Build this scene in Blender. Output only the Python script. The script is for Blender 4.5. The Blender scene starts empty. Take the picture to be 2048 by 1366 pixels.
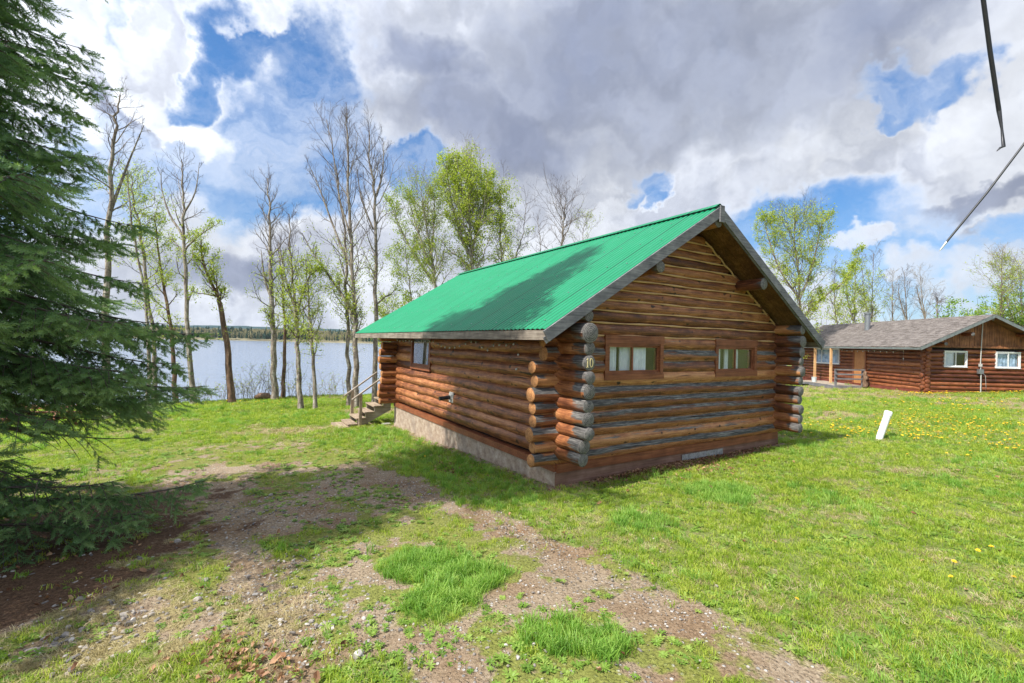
import bpy, math, random
import numpy as np
from mathutils import Vector, Matrix

sc = bpy.context.scene
col = sc.collection
R = math.radians

# ------------------------------------------------------------------ camera
FPX, ROLL, PITCH, CAMZ = 930.1, .0227, .0026, 2.35
cam = bpy.data.cameras.new('camera')
cam.sensor_width = 36; cam.lens = FPX/2048*36
cam.clip_start = .05; cam.clip_end = 20000
co = bpy.data.objects.new('camera', cam); col.objects.link(co)
co.location = (0, 0, CAMZ)
co.matrix_world = (Matrix.Translation((0, 0, CAMZ)) @ Matrix.Rotation(math.pi/2+PITCH, 4, 'X') @ Matrix.Rotation(ROLL, 4, 'Z'))
sc.camera = co

def ray(x, y):
    c, s = math.cos(ROLL), math.sin(ROLL); x -= 1024; y -= 683
    a = x*c+y*s; b = -x*s+y*c
    d = (a/FPX, 1, -b/FPX)
    return np.array([d[0], d[1]*math.cos(PITCH)-d[2]*math.sin(PITCH), d[1]*math.sin(PITCH)+d[2]*math.cos(PITCH)])

# ------------------------------------------------------------------ cabin frame / sun
YAW, CX, CY = .553, .757, 7.606
OG = .61
SUN_AZ = YAW+.08          # direction the light travels, angle from +X
SUN_EL = R(51)
sc.view_settings.view_transform = 'Standard'; sc.view_settings.look = 'None'
sc.view_settings.exposure = 0.66; sc.view_settings.gamma = 1
sl = bpy.data.lights.new('sun', 'SUN'); sl.energy = 5.0; sl.angle = R(.6); sl.color = (1, .955, .88)
so = bpy.data.objects.new('sun', sl); col.objects.link(so)
sd = Vector((math.cos(SUN_AZ)*math.cos(SUN_EL), math.sin(SUN_AZ)*math.cos(SUN_EL), -math.sin(SUN_EL)))
so.rotation_euler = sd.to_track_quat('-Z', 'Y').to_euler()
so.location = (-20, -10, 30)

# ------------------------------------------------------------------ node helper
class NT:
    def __init__(s, tree): s.t = tree; s.n = tree.nodes; s.l = tree.links
    def add(s, typ, ins=None, **kw):
        n = s.n.new(typ)
        for k, v in kw.items(): setattr(n, k, v)
        for k, v in (ins or {}).items(): s.set(n.inputs[k], v)
        return n
    def set(s, inp, v):
        if isinstance(v, bpy.types.NodeSocket): s.l.new(v, inp)
        elif isinstance(v, bpy.types.Node): s.l.new(v.outputs[0], inp)
        else:
            if isinstance(v, (tuple, list)) and inp.type == 'RGBA' and len(v) == 3: v = (*v, 1)
            inp.default_value = v
    def m(s, op, a, b=0., c=0., clamp=False):
        n = s.n.new('ShaderNodeMath'); n.operation = op; n.use_clamp = clamp
        s.set(n.inputs[0], a); s.set(n.inputs[1], b); s.set(n.inputs[2], c)
        return n.outputs[0]
    def vm(s, op, a, b=(0, 0, 0), out=0, scale=None):
        n = s.n.new('ShaderNodeVectorMath'); n.operation = op
        s.set(n.inputs[0], a); s.set(n.inputs[1], b)
        if scale is not None: s.set(n.inputs['Scale'], scale)
        return n.outputs[out]
    def noise(s, vec, scale, detail=3, rough=.55, out=0, dist=0, lac=2):
        n = s.add('ShaderNodeTexNoise', {'Scale': scale, 'Detail': detail, 'Roughness': rough, 'Distortion': dist, 'Lacunarity': lac})
        if vec is not None: s.l.new(vec, n.inputs['Vector'])
        return n.outputs[out]
    def ss(s, v, a, b, lo=0., hi=1.):
        n = s.add('ShaderNodeMapRange', {'Value': v, 'From Min': a, 'From Max': b, 'To Min': lo, 'To Max': hi}, interpolation_type='SMOOTHSTEP')
        return n.outputs[0]
    def lin(s, v, a, b, lo=0., hi=1.):
        return s.add('ShaderNodeMapRange', {'Value': v, 'From Min': a, 'From Max': b, 'To Min': lo, 'To Max': hi}).outputs[0]
    def mix(s, f, a, b):
        n = s.n.new('ShaderNodeMix'); n.data_type = 'RGBA'
        s.set(n.inputs[0], f); s.set(n.inputs[6], a); s.set(n.inputs[7], b)
        return n.outputs[2]
    def mixm(s, f, a, b, mode):
        n = s.n.new('ShaderNodeMix'); n.data_type = 'RGBA'; n.blend_type = mode
        s.set(n.inputs[0], f); s.set(n.inputs[6], a); s.set(n.inputs[7], b)
        return n.outputs[2]
    def ramp(s, f, stops):
        n = s.n.new('ShaderNodeValToRGB'); s.set(n.inputs[0], f)
        cr = n.color_ramp
        while len(cr.elements) < len(stops): cr.elements.new(.5)
        for e, (p, c) in zip(cr.elements, stops): e.position = p; e.color = (*c, 1)
        return n.outputs[0]
    def attr(s, name, out=0):
        return s.add('ShaderNodeAttribute', attribute_name=name).outputs[out]
    def sep(s, v):
        n = s.n.new('ShaderNodeSeparateXYZ'); s.set(n.inputs[0], v); return n.outputs
    def comb(s, x, y, z):
        n = s.n.new('ShaderNodeCombineXYZ')
        for i, q in enumerate((x, y, z)): s.set(n.inputs[i], q)
        return n.outputs[0]
    def bump(s, h, strength=.5, dist=.01):
        return s.add('ShaderNodeBump', {'Height': h, 'Strength': strength, 'Distance': dist}).outputs[0]

def material(name, fn):
    m = bpy.data.materials.new(name); m.use_nodes = True
    t = NT(m.node_tree); t.n.clear()
    out = t.n.new('ShaderNodeOutputMaterial')
    b = t.n.new('ShaderNodeBsdfPrincipled')
    t.l.new(b.outputs[0], out.inputs[0])
    r = fn(t, b)
    if r is not None: t.l.new(r, out.inputs[0])
    return m

# ------------------------------------------------------------------ world: sky and clouds
w = bpy.data.worlds.new('World'); sc.world = w; w.use_nodes = True
T = NT(w.node_tree); T.n.clear()
wo = T.n.new('ShaderNodeOutputWorld'); bg = T.n.new('ShaderNodeBackground'); T.l.new(bg.outputs[0], wo.inputs[0])
sky = T.add('ShaderNodeTexSky', sky_type='NISHITA', sun_disc=False)
sky.sun_elevation = SUN_EL
sunpos = math.atan2(-math.sin(SUN_AZ), -math.cos(SUN_AZ))       # azimuth of the sun itself, from +X
sky.sun_rotation = math.pi/2-sunpos
sky.altitude = 700; sky.air_density = 1.0; sky.dust_density = .6; sky.ozone_density = 2.5
D = T.vm('NORMALIZE', T.add('ShaderNodeTexCoord').outputs['Generated'])
n1 = T.noise(D, 3.2, 5, .58, out=1)
n2 = T.noise(D, 13, 5, .6, out=1)
warp = T.vm('ADD', T.vm('SCALE', T.vm('SUBTRACT', n1, (.5, .5, .5)), scale=.30), T.vm('SCALE', T.vm('SUBTRACT', n2, (.5, .5, .5)), scale=.13))
DW = T.vm('ADD', D, warp)
def blob(px, py, rx, ry, ang=0., soft=.75, src=None):
    c = Vector(ray(px, py)).normalized()
    e1 = Vector((c.y, -c.x, 0)).normalized(); e2 = e1.cross(c).normalized()
    a = -R(ang); f1 = e1*math.cos(a)+e2*math.sin(a); f2 = -e1*math.sin(a)+e2*math.cos(a)
    k = c.y                                                     # pixels to tangent units at that direction
    rx = rx/FPX*k*1.0; ry = ry/FPX*k
    s_ = src or DW
    p1 = T.vm('DOT_PRODUCT', s_, tuple(f1/rx), out=1); p2 = T.vm('DOT_PRODUCT', s_, tuple(f2/ry), out=1)
    d2 = T.m('ADD', T.m('MULTIPLY', p1, p1), T.m('MULTIPLY', p2, p2))
    front = T.m('GREATER_THAN', T.vm('DOT_PRODUCT', s_, tuple(c), out=1), 0)
    return T.m('MULTIPLY', T.ss(d2, 1+soft, max(0, 1-soft)), front)
def union(bl):
    r = bl[0]
    for b in bl[1:]: r = T.m('MAXIMUM', r, b)
    return r
holes = union([blob(*a) for a in [
    (625, 130, 120, 95, 25, .9), (500, 60, 110, 50, 30, .9), (420, 345, 270, 120, -5, .95), (600, 300, 130, 130, 0, .95),
    (375, 150, 45, 170, 48, .9), (255, 10, 70, 36, 0, .9), (240, 300, 120, 60, 30, .95),
    (1300, 345, 52, 36, 10, .9), (1250, 380, 34, 26, -30, .9), (1330, 390, 40, 22, 0, .9), (810, 345, 80, 45, 0, .9), (1820, 150, 110, 60, 12, .9), (1930, 165, 70, 45, -20, .9), (1760, 210, 50, 25, 0, .9), (2000, 100, 80, 60, 0, .9),
    (1660, 450, 230, 80, -8, .95), (1790, 545, 230, 80, 15, .95), (1500, 480, 90, 50, 0, .9), (2020, 470, 70, 40, 0, .9),
    (1910, 600, 120, 50, 0, .9), (-300, 300, 300, 200, 0), (2500, 300, 200, 150, 0)]])
puffs = union([blob(*a) for a in [
    (290, 110, 110, 65, 38, .8), (410, 195, 100, 40, 40, .9), (330, 40, 80, 40, 20, .9), (380, 420, 70, 50, 0, .9),
    (600, 480, 170, 60, 0, .95), (460, 570, 180, 80, 0, .95), (1715, 497, 38, 24, 0, .8), (1870, 540, 85, 38, 5, .8),
    (1960, 330, 170, 80, -20, .8), (1205, 375, 75, 32, -15, .8), (520, 20, 60, 25, 0, .9)]])
dark = union([blob(*a, DW) for a in [
    (1330, 110, 460, 170, 0, .98), (1000, 265, 250, 85, 8, .98), (1700, 40, 260, 90, -10, .98), (880, 130, 150, 70, 20, .98),
    (2010, 470, 90, 26, 0, .9), (440, 560, 160, 50, 0, .95), (300, 200, 120, 30, 35, .95), (1960, 400, 150, 30, -15, .9)]])
fb = T.noise(D, 5.0, 9, .66, dist=.15)
fine = T.noise(DW, 8, 6, .6)
soft = T.noise(DW, 3.2, 4, .5)
dz = T.sep(D)[2]; dy = T.sep(D)[1]
front = T.ss(dy, -.1, .35)
basec = T.m('ADD', T.m('MULTIPLY', front, .34), T.m('MULTIPLY', T.m('SUBTRACT', 1, front), .02))
cv = T.m('ADD', T.m('SUBTRACT', T.m('ADD', fb, basec), T.m('MULTIPLY', holes, .60)), T.m('MULTIPLY', puffs, .36))
cover = T.ss(cv, .26, .80)
veil = T.m('MULTIPLY', T.ss(T.noise(T.vm('MULTIPLY', DW, (1, 1, 2.6)), 2.6, 7, .62), .36, .70), .55)
lowh = T.ss(dz, .30, 0, 0, .42)
cover = T.m('SUBTRACT', 1, T.m('MULTIPLY', T.m('MULTIPLY', T.m('SUBTRACT', 1, cover), T.m('SUBTRACT', 1, T.m('MULTIPLY', veil, front))), T.m('SUBTRACT', 1, lowh)))
offs = T.vm('ADD', DW, (-.035, 0, .045))
relief = T.lin(T.m('SUBTRACT', T.noise(DW, 3.4, 4, .5), T.noise(offs, 3.4, 4, .5)), -.07, .07, .86, 1.08)
shade = T.m('MULTIPLY', T.m('MULTIPLY', dark, T.ss(cv, .40, .74)), T.lin(soft, .35, .65, .72, 1.0))
shade = T.m('MAXIMUM', shade, T.m('MULTIPLY', T.m('MULTIPLY', T.ss(cv, .58, .90), T.ss(T.noise(DW, 4.2, 5, .55), .38, .60)), .55))
ccol = T.mix(shade, (.575, .60, .65), (.185, .215, .305))
ccol = T.vm('SCALE', ccol, scale=T.m('MULTIPLY', T.lin(fine, .3, .7, .95, 1.04), relief))
# clouds round the sun, behind the camera, brightened as added fill for the gable
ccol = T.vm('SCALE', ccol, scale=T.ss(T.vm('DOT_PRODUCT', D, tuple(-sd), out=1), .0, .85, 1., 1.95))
skyc = T.vm('SCALE', sky.outputs[0], scale=.12)
skyc = T.mixm(1., skyc, (.52, .86, 1.10), 'MULTIPLY')
skyc = T.vm('SCALE', skyc, scale=T.lin(dz, 0, .45, .58, .92))
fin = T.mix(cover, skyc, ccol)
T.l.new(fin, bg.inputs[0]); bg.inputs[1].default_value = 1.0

# ------------------------------------------------------------------ mesh helpers
class MB:
    """collects shapes, builds them as ONE mesh object"""
    def __init__(s): s.v = []; s.f = []; s.m = []; s.a = []; s.n = 0; s.sm = []
    def add(s, v, f, m=0, a=None, smooth=True):
        v = np.asarray(v, float); k = s.n
        s.v.append(v); s.n += len(v)
        for q in f: s.f.append([int(i)+k for i in q])
        s.m += [m]*len(f); s.sm += [smooth]*len(f)
        s.a.append(np.zeros((len(v), 4)) if a is None else np.asarray(a, float))
    def box(s, x0, x1, y0, y1, z0, z1, m=0, bev=0):
        v = [(x, y, z) for x in (x0, x1) for y in (y0, y1) for z in (z0, z1)]
        s.add(v, [(0, 1, 3, 2), (4, 6, 7, 5), (0, 4, 5, 1), (2, 3, 7, 6), (0, 2, 6, 4), (1, 5, 7, 3)], m, smooth=False)
    def bar(s, p, q, w, h, up=(0, 0, 1), m=0):
        p = np.array(p, float); q = np.array(q, float); d = q-p; d /= np.linalg.norm(d)
        up = np.array(up, float); sx = np.cross(d, up); sx /= np.linalg.norm(sx); uz = np.cross(sx, d)
        v = [b+sx*w/2*i+uz*h/2*j for b in (p, q) for i in (-1, 1) for j in (-1, 1)]
        s.add(v, [(0, 1, 3, 2), (4, 6, 7, 5), (0, 4, 5, 1), (2, 3, 7, 6), (0, 2, 6, 4), (1, 5, 7, 3)], m, smooth=False)
    def tube(s, pts, rad, n=8, m=0, cap=True, mcap=None):
        pts = np.array(pts, float); k = len(pts); rad = np.broadcast_to(rad, (k,)).astype(float)
        t = np.gradient(pts, axis=0); t /= np.linalg.norm(t, axis=1)[:, None]+1e-9
        ref = np.array((0, 0, 1.)) if abs(t[0][2]) < .9 else np.array((1., 0, 0))
        a = np.cross(t, ref); a /= np.linalg.norm(a, axis=1)[:, None]+1e-9; b = np.cross(t, a)
        th = np.linspace(0, 2*math.pi, n, endpoint=False)
        ring = pts[:, None]+rad[:, None, None]*(a[:, None]*np.cos(th)[None, :, None]+b[:, None]*np.sin(th)[None, :, None])
        L = np.concatenate([[0], np.cumsum(np.linalg.norm(np.diff(pts, axis=0), axis=1))])
        at = np.zeros((k, n, 4)); at[..., 0] = L[:, None]; at[..., 1] = th[None]*rad[:, None]
        f = [(i*n+j, i*n+(j+1) % n, (i+1)*n+(j+1) % n, (i+1)*n+j) for i in range(k-1) for j in range(n)]
        s.add(ring.reshape(-1, 3), f, m, at.reshape(-1, 4))
        if cap:
            for i, p, fl in ((0, ring[0], 1), (k-1, ring[-1], 0)):
                s.add(p, [list(range(n))[::1 if fl else -1]], m if mcap is None else mcap, smooth=False)
    def build(s, name, mats, parent=None, loc=None):
        me = bpy.data.meshes.new(name)
        v = np.concatenate(s.v) if s.v else np.zeros((0, 3))
        me.from_pydata(v.tolist(), [], s.f)
        if not isinstance(mats, (list, tuple)): mats = [mats]
        for m in mats: me.materials.append(m)
        me.polygons.foreach_set('material_index', s.m); me.polygons.foreach_set('use_smooth', s.sm)
        a = np.concatenate(s.a)
        if a.any():
            at = me.attributes.new('lp', 'FLOAT_VECTOR', 'POINT'); at.data.foreach_set('vector', a[:, :3].astype('f').ravel())
            at = me.attributes.new('wx', 'FLOAT', 'POINT'); at.data.foreach_set('value', a[:, 3].astype('f'))
        me.update()
        o = bpy.data.objects.new(name, me); col.objects.link(o)
        if parent: o.parent = parent
        if loc: o.location = loc
        return o

def big(name, v, f, mats, parent=None, attrs=None, midx=None, smooth=False):
    """fast mesh from arrays; f is (n,3) or (n,4) or a list of such arrays"""
    if not isinstance(f, list): f = [f]
    me = bpy.data.meshes.new(name)
    nv = len(v); nl = sum(a.size for a in f); nf = sum(len(a) for a in f)
    me.vertices.add(nv); me.vertices.foreach_set('co', np.asarray(v, 'f').ravel())
    me.loops.add(nl); me.loops.foreach_set('vertex_index', np.concatenate([a.ravel() for a in f]).astype('i'))
    me.polygons.add(nf)
    ls = np.concatenate([np.full(len(a), a.shape[1]) for a in f]); st = np.concatenate([[0], np.cumsum(ls)[:-1]])
    me.polygons.foreach_set('loop_start', st.astype('i')); me.polygons.foreach_set('loop_total', ls.astype('i'))
    if midx is not None: me.polygons.foreach_set('material_index', midx.astype('i'))
    me.polygons.foreach_set('use_smooth', np.full(nf, smooth))
    if not isinstance(mats, (list, tuple)): mats = [mats]
    for m in mats: me.materials.append(m)
    for k, a in (attrs or {}).items():
        at = me.attributes.new(k, 'FLOAT', 'POINT'); at.data.foreach_set('value', np.asarray(a, 'f'))
    me.update(calc_edges=True)
    o = bpy.data.objects.new(name, me); col.objects.link(o)
    if parent: o.parent = parent
    return o

def tag(o, label=None, cat=None, group=None, kind=None):
    for k, v in (('label', label), ('category', cat), ('group', group), ('kind', kind)):
        if v: o[k] = v
    return o
def empty(name, loc=(0, 0, 0), rz=0):
    o = bpy.data.objects.new(name, None); col.objects.link(o); o.location = loc; o.rotation_euler = (0, 0, rz); o.empty_display_size = .2
    return o

# numpy value noise
def vnoise(x, y, seed=0):
    xi = np.floor(x).astype(np.int64); yi = np.floor(y).astype(np.int64); xf = x-xi; yf = y-yi
    def h(a, b):
        n = (a*374761393+b*668265263+seed*1442695041) & 0xffffffff
        n = ((n ^ (n >> 13))*1274126177) & 0xffffffff
        return ((n ^ (n >> 16)) & 0xffff)/65535.
    u = xf*xf*(3-2*xf); v = yf*yf*(3-2*yf)
    return (h(xi, yi)*(1-u)+h(xi+1, yi)*u)*(1-v)+(h(xi, yi+1)*(1-u)+h(xi+1, yi+1)*u)*v
def fbm(x, y, s=1., o=4, seed=0):
    r = 0; a = .5; t = 0
    for i in range(o): r = r+a*vnoise(x*s, y*s, seed+i*17); t += a; a *= .5; s *= 2.03
    return r/t
def sst(x, a, b):
    t = np.clip((x-a)/(b-a), 0, 1); return t*t*(3-2*t)
def dline(x, y, pl):
    d = np.full(np.shape(x), 1e9)
    for (ax, ay), (bx, by) in zip(pl[:-1], pl[1:]):
        dx, dy = bx-ax, by-ay; t = np.clip(((x-ax)*dx+(y-ay)*dy)/(dx*dx+dy*dy), 0, 1)
        d = np.minimum(d, np.hypot(x-ax-t*dx, y-ay-t*dy))
    return d

# ------------------------------------------------------------------ terrain functions
BX = [-900, -60, -26, -20.4, -15.3, -11.9, -9.4, -3, 5, 30, 100, 900]
BY = [-150, 8, 19, 22.4, 25.0, 26.6, 27.6, 31, 40, 66, 130, 800]
WATER = -2.5
def gz(x, y):
    x = np.asarray(x, float); y = np.asarray(y, float)
    z = .035*(np.clip(x, -30, 26)-.76)-.0335*(np.clip(y, -6, 42)-7.6)
    z = z+.10*sst(np.hypot((x+13)/5, (y-27)/2.5), 1.4, 0)     # small hump on the bank
    z = z+(fbm(x, y, .35, 2, 5)-.5)*.06*sst(y, 3, 12)
    d = y-np.interp(x, BX, BY)
    z = z-sst(d, 0, 5)*3.2-sst(d, 4, 60)*3
    return z
def g1(x, y): return float(gz(x, y))
TR = [(3.3, 1.2), (2.6, 2.2), (1.94, 3.01), (1.5, 3.67), (1.05, 4.24), (.55, 4.95), (-.15, 5.95), (-1.1, 7.05), (-2.3, 8.65), (-3.9, 11), (-5.6, 13.5)]
TL = [(-1.0, 1.5), (-1.45, 3.3), (-2.01, 4.14), (-2.4, 4.5), (-3.25, 5.6), (-4.3, 7.2), (-6.05, 9.6), (-8.6, 12.8), (-11, 15)]
def cab(x, y):
    dx = x-CX; dy = y-CY; c, s = math.cos(YAW), math.sin(YAW)
    return dx*c+dy*s, -dx*s+dy*c
def masks(x, y):
    """cover of the ground: lush grass, moss, straw, needle litter; the rest is gravelly soil"""
    n = fbm(x, y, 1.3, 4, 1); n2 = fbm(x, y, 4.5, 3, 2); n3 = fbm(x, y, .35, 3, 3)
    dr = dline(x, y, TR)+(n2-.5)*.55; dl = dline(x, y, TL)+(n2-.5)*.5
    u, v = cab(x, y)
    tx = np.interp(y, [p[1] for p in TR], [p[0] for p in TR])
    right = sst(x-tx+(n-.5)*.6, .22, .60)                         # lawn on the right of the drive
    left = sst(-(x-np.interp(y, [p[1] for p in TL], [p[0] for p in TL]))+(n-.5)*1.6, .5, 1.6)
    mid = (1-right)*(1-left)
    far = sst(y+(n-.5)*3, 9.6, 13)
    g = right*(.97-.40*sst(fbm(x, y, 2.2, 3, 61), .56, .68))+left*(.10+.30*sst(y+n*2, 6.5, 9)+.55*sst(n, .50, .64))
    # the middle strip: patches of grass
    g = np.maximum(g, mid*sst(n*.6+n2*.4, .54, .68)*(.5-.25*sst(y, 5.2, 6.2)))
    for (cx, cy, rx, ry, a) in [(-.75, 4.75, .75, .36, -.5), (-.35, 4.45, .45, .30, .3), (-.62, 4.05, .34, .34, 0), (.35, 3.55, .38, .26, .6), (.72, 3.42, .3, .2, 0), (-1.9, 3.25, .7, .35, 0.2), (-1.0, 3.1, .5, .2, 0)]:
        dx = x-cx; dy = y-cy; c, s = math.cos(a), math.sin(a)
        q = np.hypot((dx*c+dy*s)/rx, (-dx*s+dy*c)/ry)+(n2-.5)*.9
        g = np.maximum(g, sst(q, 1.15, .75))
    # lush strip along the left wall
    g = np.maximum(g, sst(u+(n-.5)*1.2, -2.3, -1.6)*sst(u, .1, -.35)*sst(v, -.6, .2)*sst(v, 9.5, 8)*.9)
    g = np.where(far > 0, np.maximum(g*(1-far), far*(.25+.65*sst(n3+.25*n, .52, .70))), g)
    tr = np.maximum(sst(dr, .46, .10), sst(dl, .42, .12))*sst(y+(n-.5)*3, 12.5, 8.5)
    tr = tr*(.88+.12*sst(fbm(x, y, .9, 3, 55), .36, .50)); tr = tr*(1-.38*sst(fbm(x, y, 3.3, 3, 57), .54, .66))
    g = g*(1-.93*tr)
    # far lawn lush near the bank
    g = np.maximum(g, sst(y-np.interp(x, BX, BY), -10, -7)*.95*(x < 2))
    moss = (1-right*.9)*sst(n*.5+n2*.5+.10*sst(y,8.5,11)-.05*sst(y,5,6)*sst(y,9,8), .38, .58)*(1-.8*tr)*(1-.5*sst(y, 16, 20))
    straw = np.maximum((left*sst(y, 7.5, 5.2)+.7*mid*sst(x, -1.2, -2.0)*sst(y, 4.6, 3.9))*sst(n2, .30, .55)*.9, right*sst(n*.55+n2*.45, .54, .66)*.75)
    straw = np.maximum(straw, far*sst(n3*.5+n*.5, .50, .36)*.7)
    straw = np.maximum(straw, sst(np.hypot((x-7.3)/.7, (y-8.4)/.3)+(n2-.5), 1.2, .6))
    ndl = sst(np.hypot((x+6.1), (y-4.9)*1.0)+(n-.5)*2.4+(n2-.5)*1.2, 3.3, 1.7)*.9
    # soil at the cabin's feet
    foot = sst(np.maximum(np.maximum(-u-.0, u-6.65), np.maximum(-v-.0, v-8.6))+(n2-.5)*.35, .30, .08)
    yard = sst(np.abs((y-25.2)-(x-17)*-.35+(n-.5)*1.2), 1.0, .4)*(x > 11)*sst(y,22,24)
    g = g*(1-foot*.85)*(1-yard*.7)*(1-ndl*.9)
    straw = np.clip(straw+yard*.7, 0, 1)*(1-ndl)
    bank = sst(y-np.interp(x, BX, BY), .3, 1.8)
    return np.clip(g*(1-bank), 0, 1), np.clip(moss*(1-ndl), 0, 1), np.clip(straw, 0, 1), np.clip(ndl, 0, 1), np.clip(tr, 0, 1)

# ------------------------------------------------------------------ materials
def M_ground(t, b):
    P = t.add('ShaderNodeNewGeometry').outputs['Position']
    f1 = t.noise(P, 9, 5, .65); f2 = t.noise(P, 38, 4, .7); f3 = t.noise(P, 1.1, 4, .6); f4 = t.noise(P, 120, 2, .6)
    soil = t.ramp(f2, [(.25, (.11, .080, .052)), (.5, (.29, .222, .150)), (.78, (.46, .385, .285))])
    soil = t.mixm(t.ss(f3, .4, .65), soil, (.78, .68, .60), 'MULTIPLY')
    vo = t.add('ShaderNodeTexVoronoi', {'Scale': 26., 'Randomness': 1.}, feature='F1'); t.l.new(P, vo.inputs['Vector'])
    st = t.ss(vo.outputs['Distance'], .42, .26)
    rnd = t.sep(vo.outputs['Color'])
    pick = t.m('MULTIPLY', st, t.m('GREATER_THAN', rnd[0], .72))
    stc = t.ramp(rnd[1], [(0, (.22, .21, .20)), (.6, (.40, .37, .33)), (1, (.56, .53, .49))])
    soil = t.mix(pick, soil, stc)
    g, m_, s_, n_ = (t.attr(k, 2) for k in ('grass', 'moss', 'straw', 'needle'))
    moss = t.ramp(f2, [(.3, (.085, .095, .018)), (.55, (.19, .22, .035)), (.8, (.30, .30, .08))])
    straw = t.ramp(f2, [(.3, (.13, .095, .045)), (.55, (.31, .25, .125)), (.8, (.46, .39, .22))])
    grass = t.ramp(f2, [(.3, (.075, .115, .018)), (.6, (.17, .24, .04)), (.85, (.28, .32, .08))])
    ndl = t.ramp(f2, [(.3, (.045, .026, .016)), (.55, (.13, .075, .045)), (.8, (.27, .18, .11))])
    br = lambda a, k: t.ss(t.m('ADD', a, t.m('MULTIPLY', t.m('SUBTRACT', f1, .5), k)), .30, .62)
    c = t.mix(t.m('MULTIPLY', br(m_, 1.2), .85), soil, moss)
    c = t.mix(t.m('MULTIPLY', br(s_, 1.0), .85), c, straw)
    c = t.mix(t.m('MULTIPLY', br(g, .9), .8), c, grass)
    c = t.mix(br(n_, 1.3), c, ndl)
    z = t.sep(P)[2]
    c = t.mix(t.ss(z, -1.6, -2.3), c, (.16, .135, .10))
    t.set(b.inputs['Base Color'], c); b.inputs['Roughness'].default_value = .95
    b.inputs['Specular IOR Level'].default_value = .15
    h = t.m('ADD', t.m('MULTIPLY', f2, 1.), t.m('ADD', t.m('MULTIPLY', st, .5), t.m('MULTIPLY', f4, .4)))
    t.set(b.inputs['Normal'], t.bump(h, .9, .025))
m_ground = material('ground', M_ground)

def M_water(t, b):
    P = t.add('ShaderNodeNewGeometry').outputs['Position']
    q = t.vm('MULTIPLY', P, (.55, 1.3, 1))
    h = t.m('ADD', t.noise(q, 1.3, 4, .6), t.m('MULTIPLY', t.noise(q, .25, 3, .5), 1.2))
    t.set(b.inputs['Base Color'], (.20, .25, .33)); b.inputs['Roughness'].default_value = .12
    b.inputs['IOR'].default_value = 1.33
    t.set(b.inputs['Normal'], t.bump(h, 1., .22))
m_water = material('lake_water', M_water)

def wood_log(t, b, tone=(1, 1, 1), wmul=1., dark=1.):
    lp = t.attr('lp', 1); wx = t.attr('wx', 2); s = t.sep(lp)
    gr = t.comb(t.m('MULTIPLY', s[0], 2.2), t.m('MULTIPLY', s[1], 42.), t.m('MULTIPLY', s[2], 37.))
    gr2 = t.comb(t.m('MULTIPLY', s[0], 1.1), t.m('MULTIPLY', s[1], 9.), t.m('MULTIPLY', s[2], 53.))
    gr3 = t.comb(t.m('MULTIPLY', s[0], 7.), t.m('MULTIPLY', s[1], 70.), t.m('MULTIPLY', s[2], 11.))
    a = t.noise(gr, 1., 4, .6); c2 = t.noise(gr2, 1., 4, .65); c3 = t.noise(gr3, 1., 3, .6)
    blo = t.noise(t.comb(t.m('MULTIPLY', s[0], 3.2), t.m('MULTIPLY', s[1], 5.), t.m('MULTIPLY', s[2], 31.)), 1., 5, .7)
    f = t.m('ADD', t.m('ADD', t.m('MULTIPLY', a, .42), t.m('MULTIPLY', c2, .22)), t.m('MULTIPLY', blo, .36))
    idn = t.noise(t.comb(t.m('MULTIPLY', s[2], 91.), 0, 0), 1., 0)
    f = t.m('ADD', f, t.m('MULTIPLY', t.m('SUBTRACT', idn, .5), .42))
    c = t.ramp(f, [(.34, (.045, .015, .008)), (.45, (.145, .048, .020)), (.55, (.33, .125, .046)), (.68, (.56, .27, .11))])
    kn = t.noise(t.comb(t.m('MULTIPLY', s[0], 5.), t.m('MULTIPLY', s[1], 7.), t.m('MULTIPLY', s[2], 23.)), 1., 1)
    c = t.mix(t.ss(kn, .66, .74), c, (.045, .018, .009))
    flk = t.m('MULTIPLY', t.ss(c3, .66, .73), t.ss(t.noise(gr2, .6, 2), .52, .66))
    c = t.mix(t.m('MULTIPLY', flk, .7), c, (.52, .46, .38))
    c = t.mixm(1., c, (*tone, 1), 'MULTIPLY')
    ww = t.ss(t.m('ADD', t.m('MULTIPLY', wx, wmul), t.m('MULTIPLY', t.m('SUBTRACT', t.m('ADD', t.m('MULTIPLY', c2, .6), t.m('MULTIPLY', a, .4)), .5), 2.3)), .44, .70)
    grey = t.ramp(t.m('ADD', t.m('MULTIPLY', a, .6), t.m('MULTIPLY', c3, .4)), [(.36, (.024, .022, .021)), (.5, (.088, .082, .078)), (.64, (.26, .245, .225))])
    c = t.mix(ww, c, grey)
    crack = t.ss(t.noise(t.comb(t.m('MULTIPLY', s[0], .9), t.m('MULTIPLY', s[1], 26.), t.m('MULTIPLY', s[2], 71.)), 1., 2, .5), .325, .285)
    c = t.mix(t.m('MULTIPLY', crack, .85), c, (.012, .007, .005))
    t.set(b.inputs['Base Color'], c)
    t.set(b.inputs['Roughness'], t.lin(ww, 0, 1, .48, .85)); b.inputs['Specular IOR Level'].default_value = .38
    t.set(b.inputs['Normal'], t.bump(t.m('SUBTRACT', t.m('ADD', a, t.m('MULTIPLY', c3, .5)), t.m('MULTIPLY', crack, 1.5)), .55, .008))
m_log = material('stained_log', lambda t, b: wood_log(t, b))
m_logfar = material('old_stained_log', lambda t, b: wood_log(t, b, (.72, .60, .57), .8))
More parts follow.
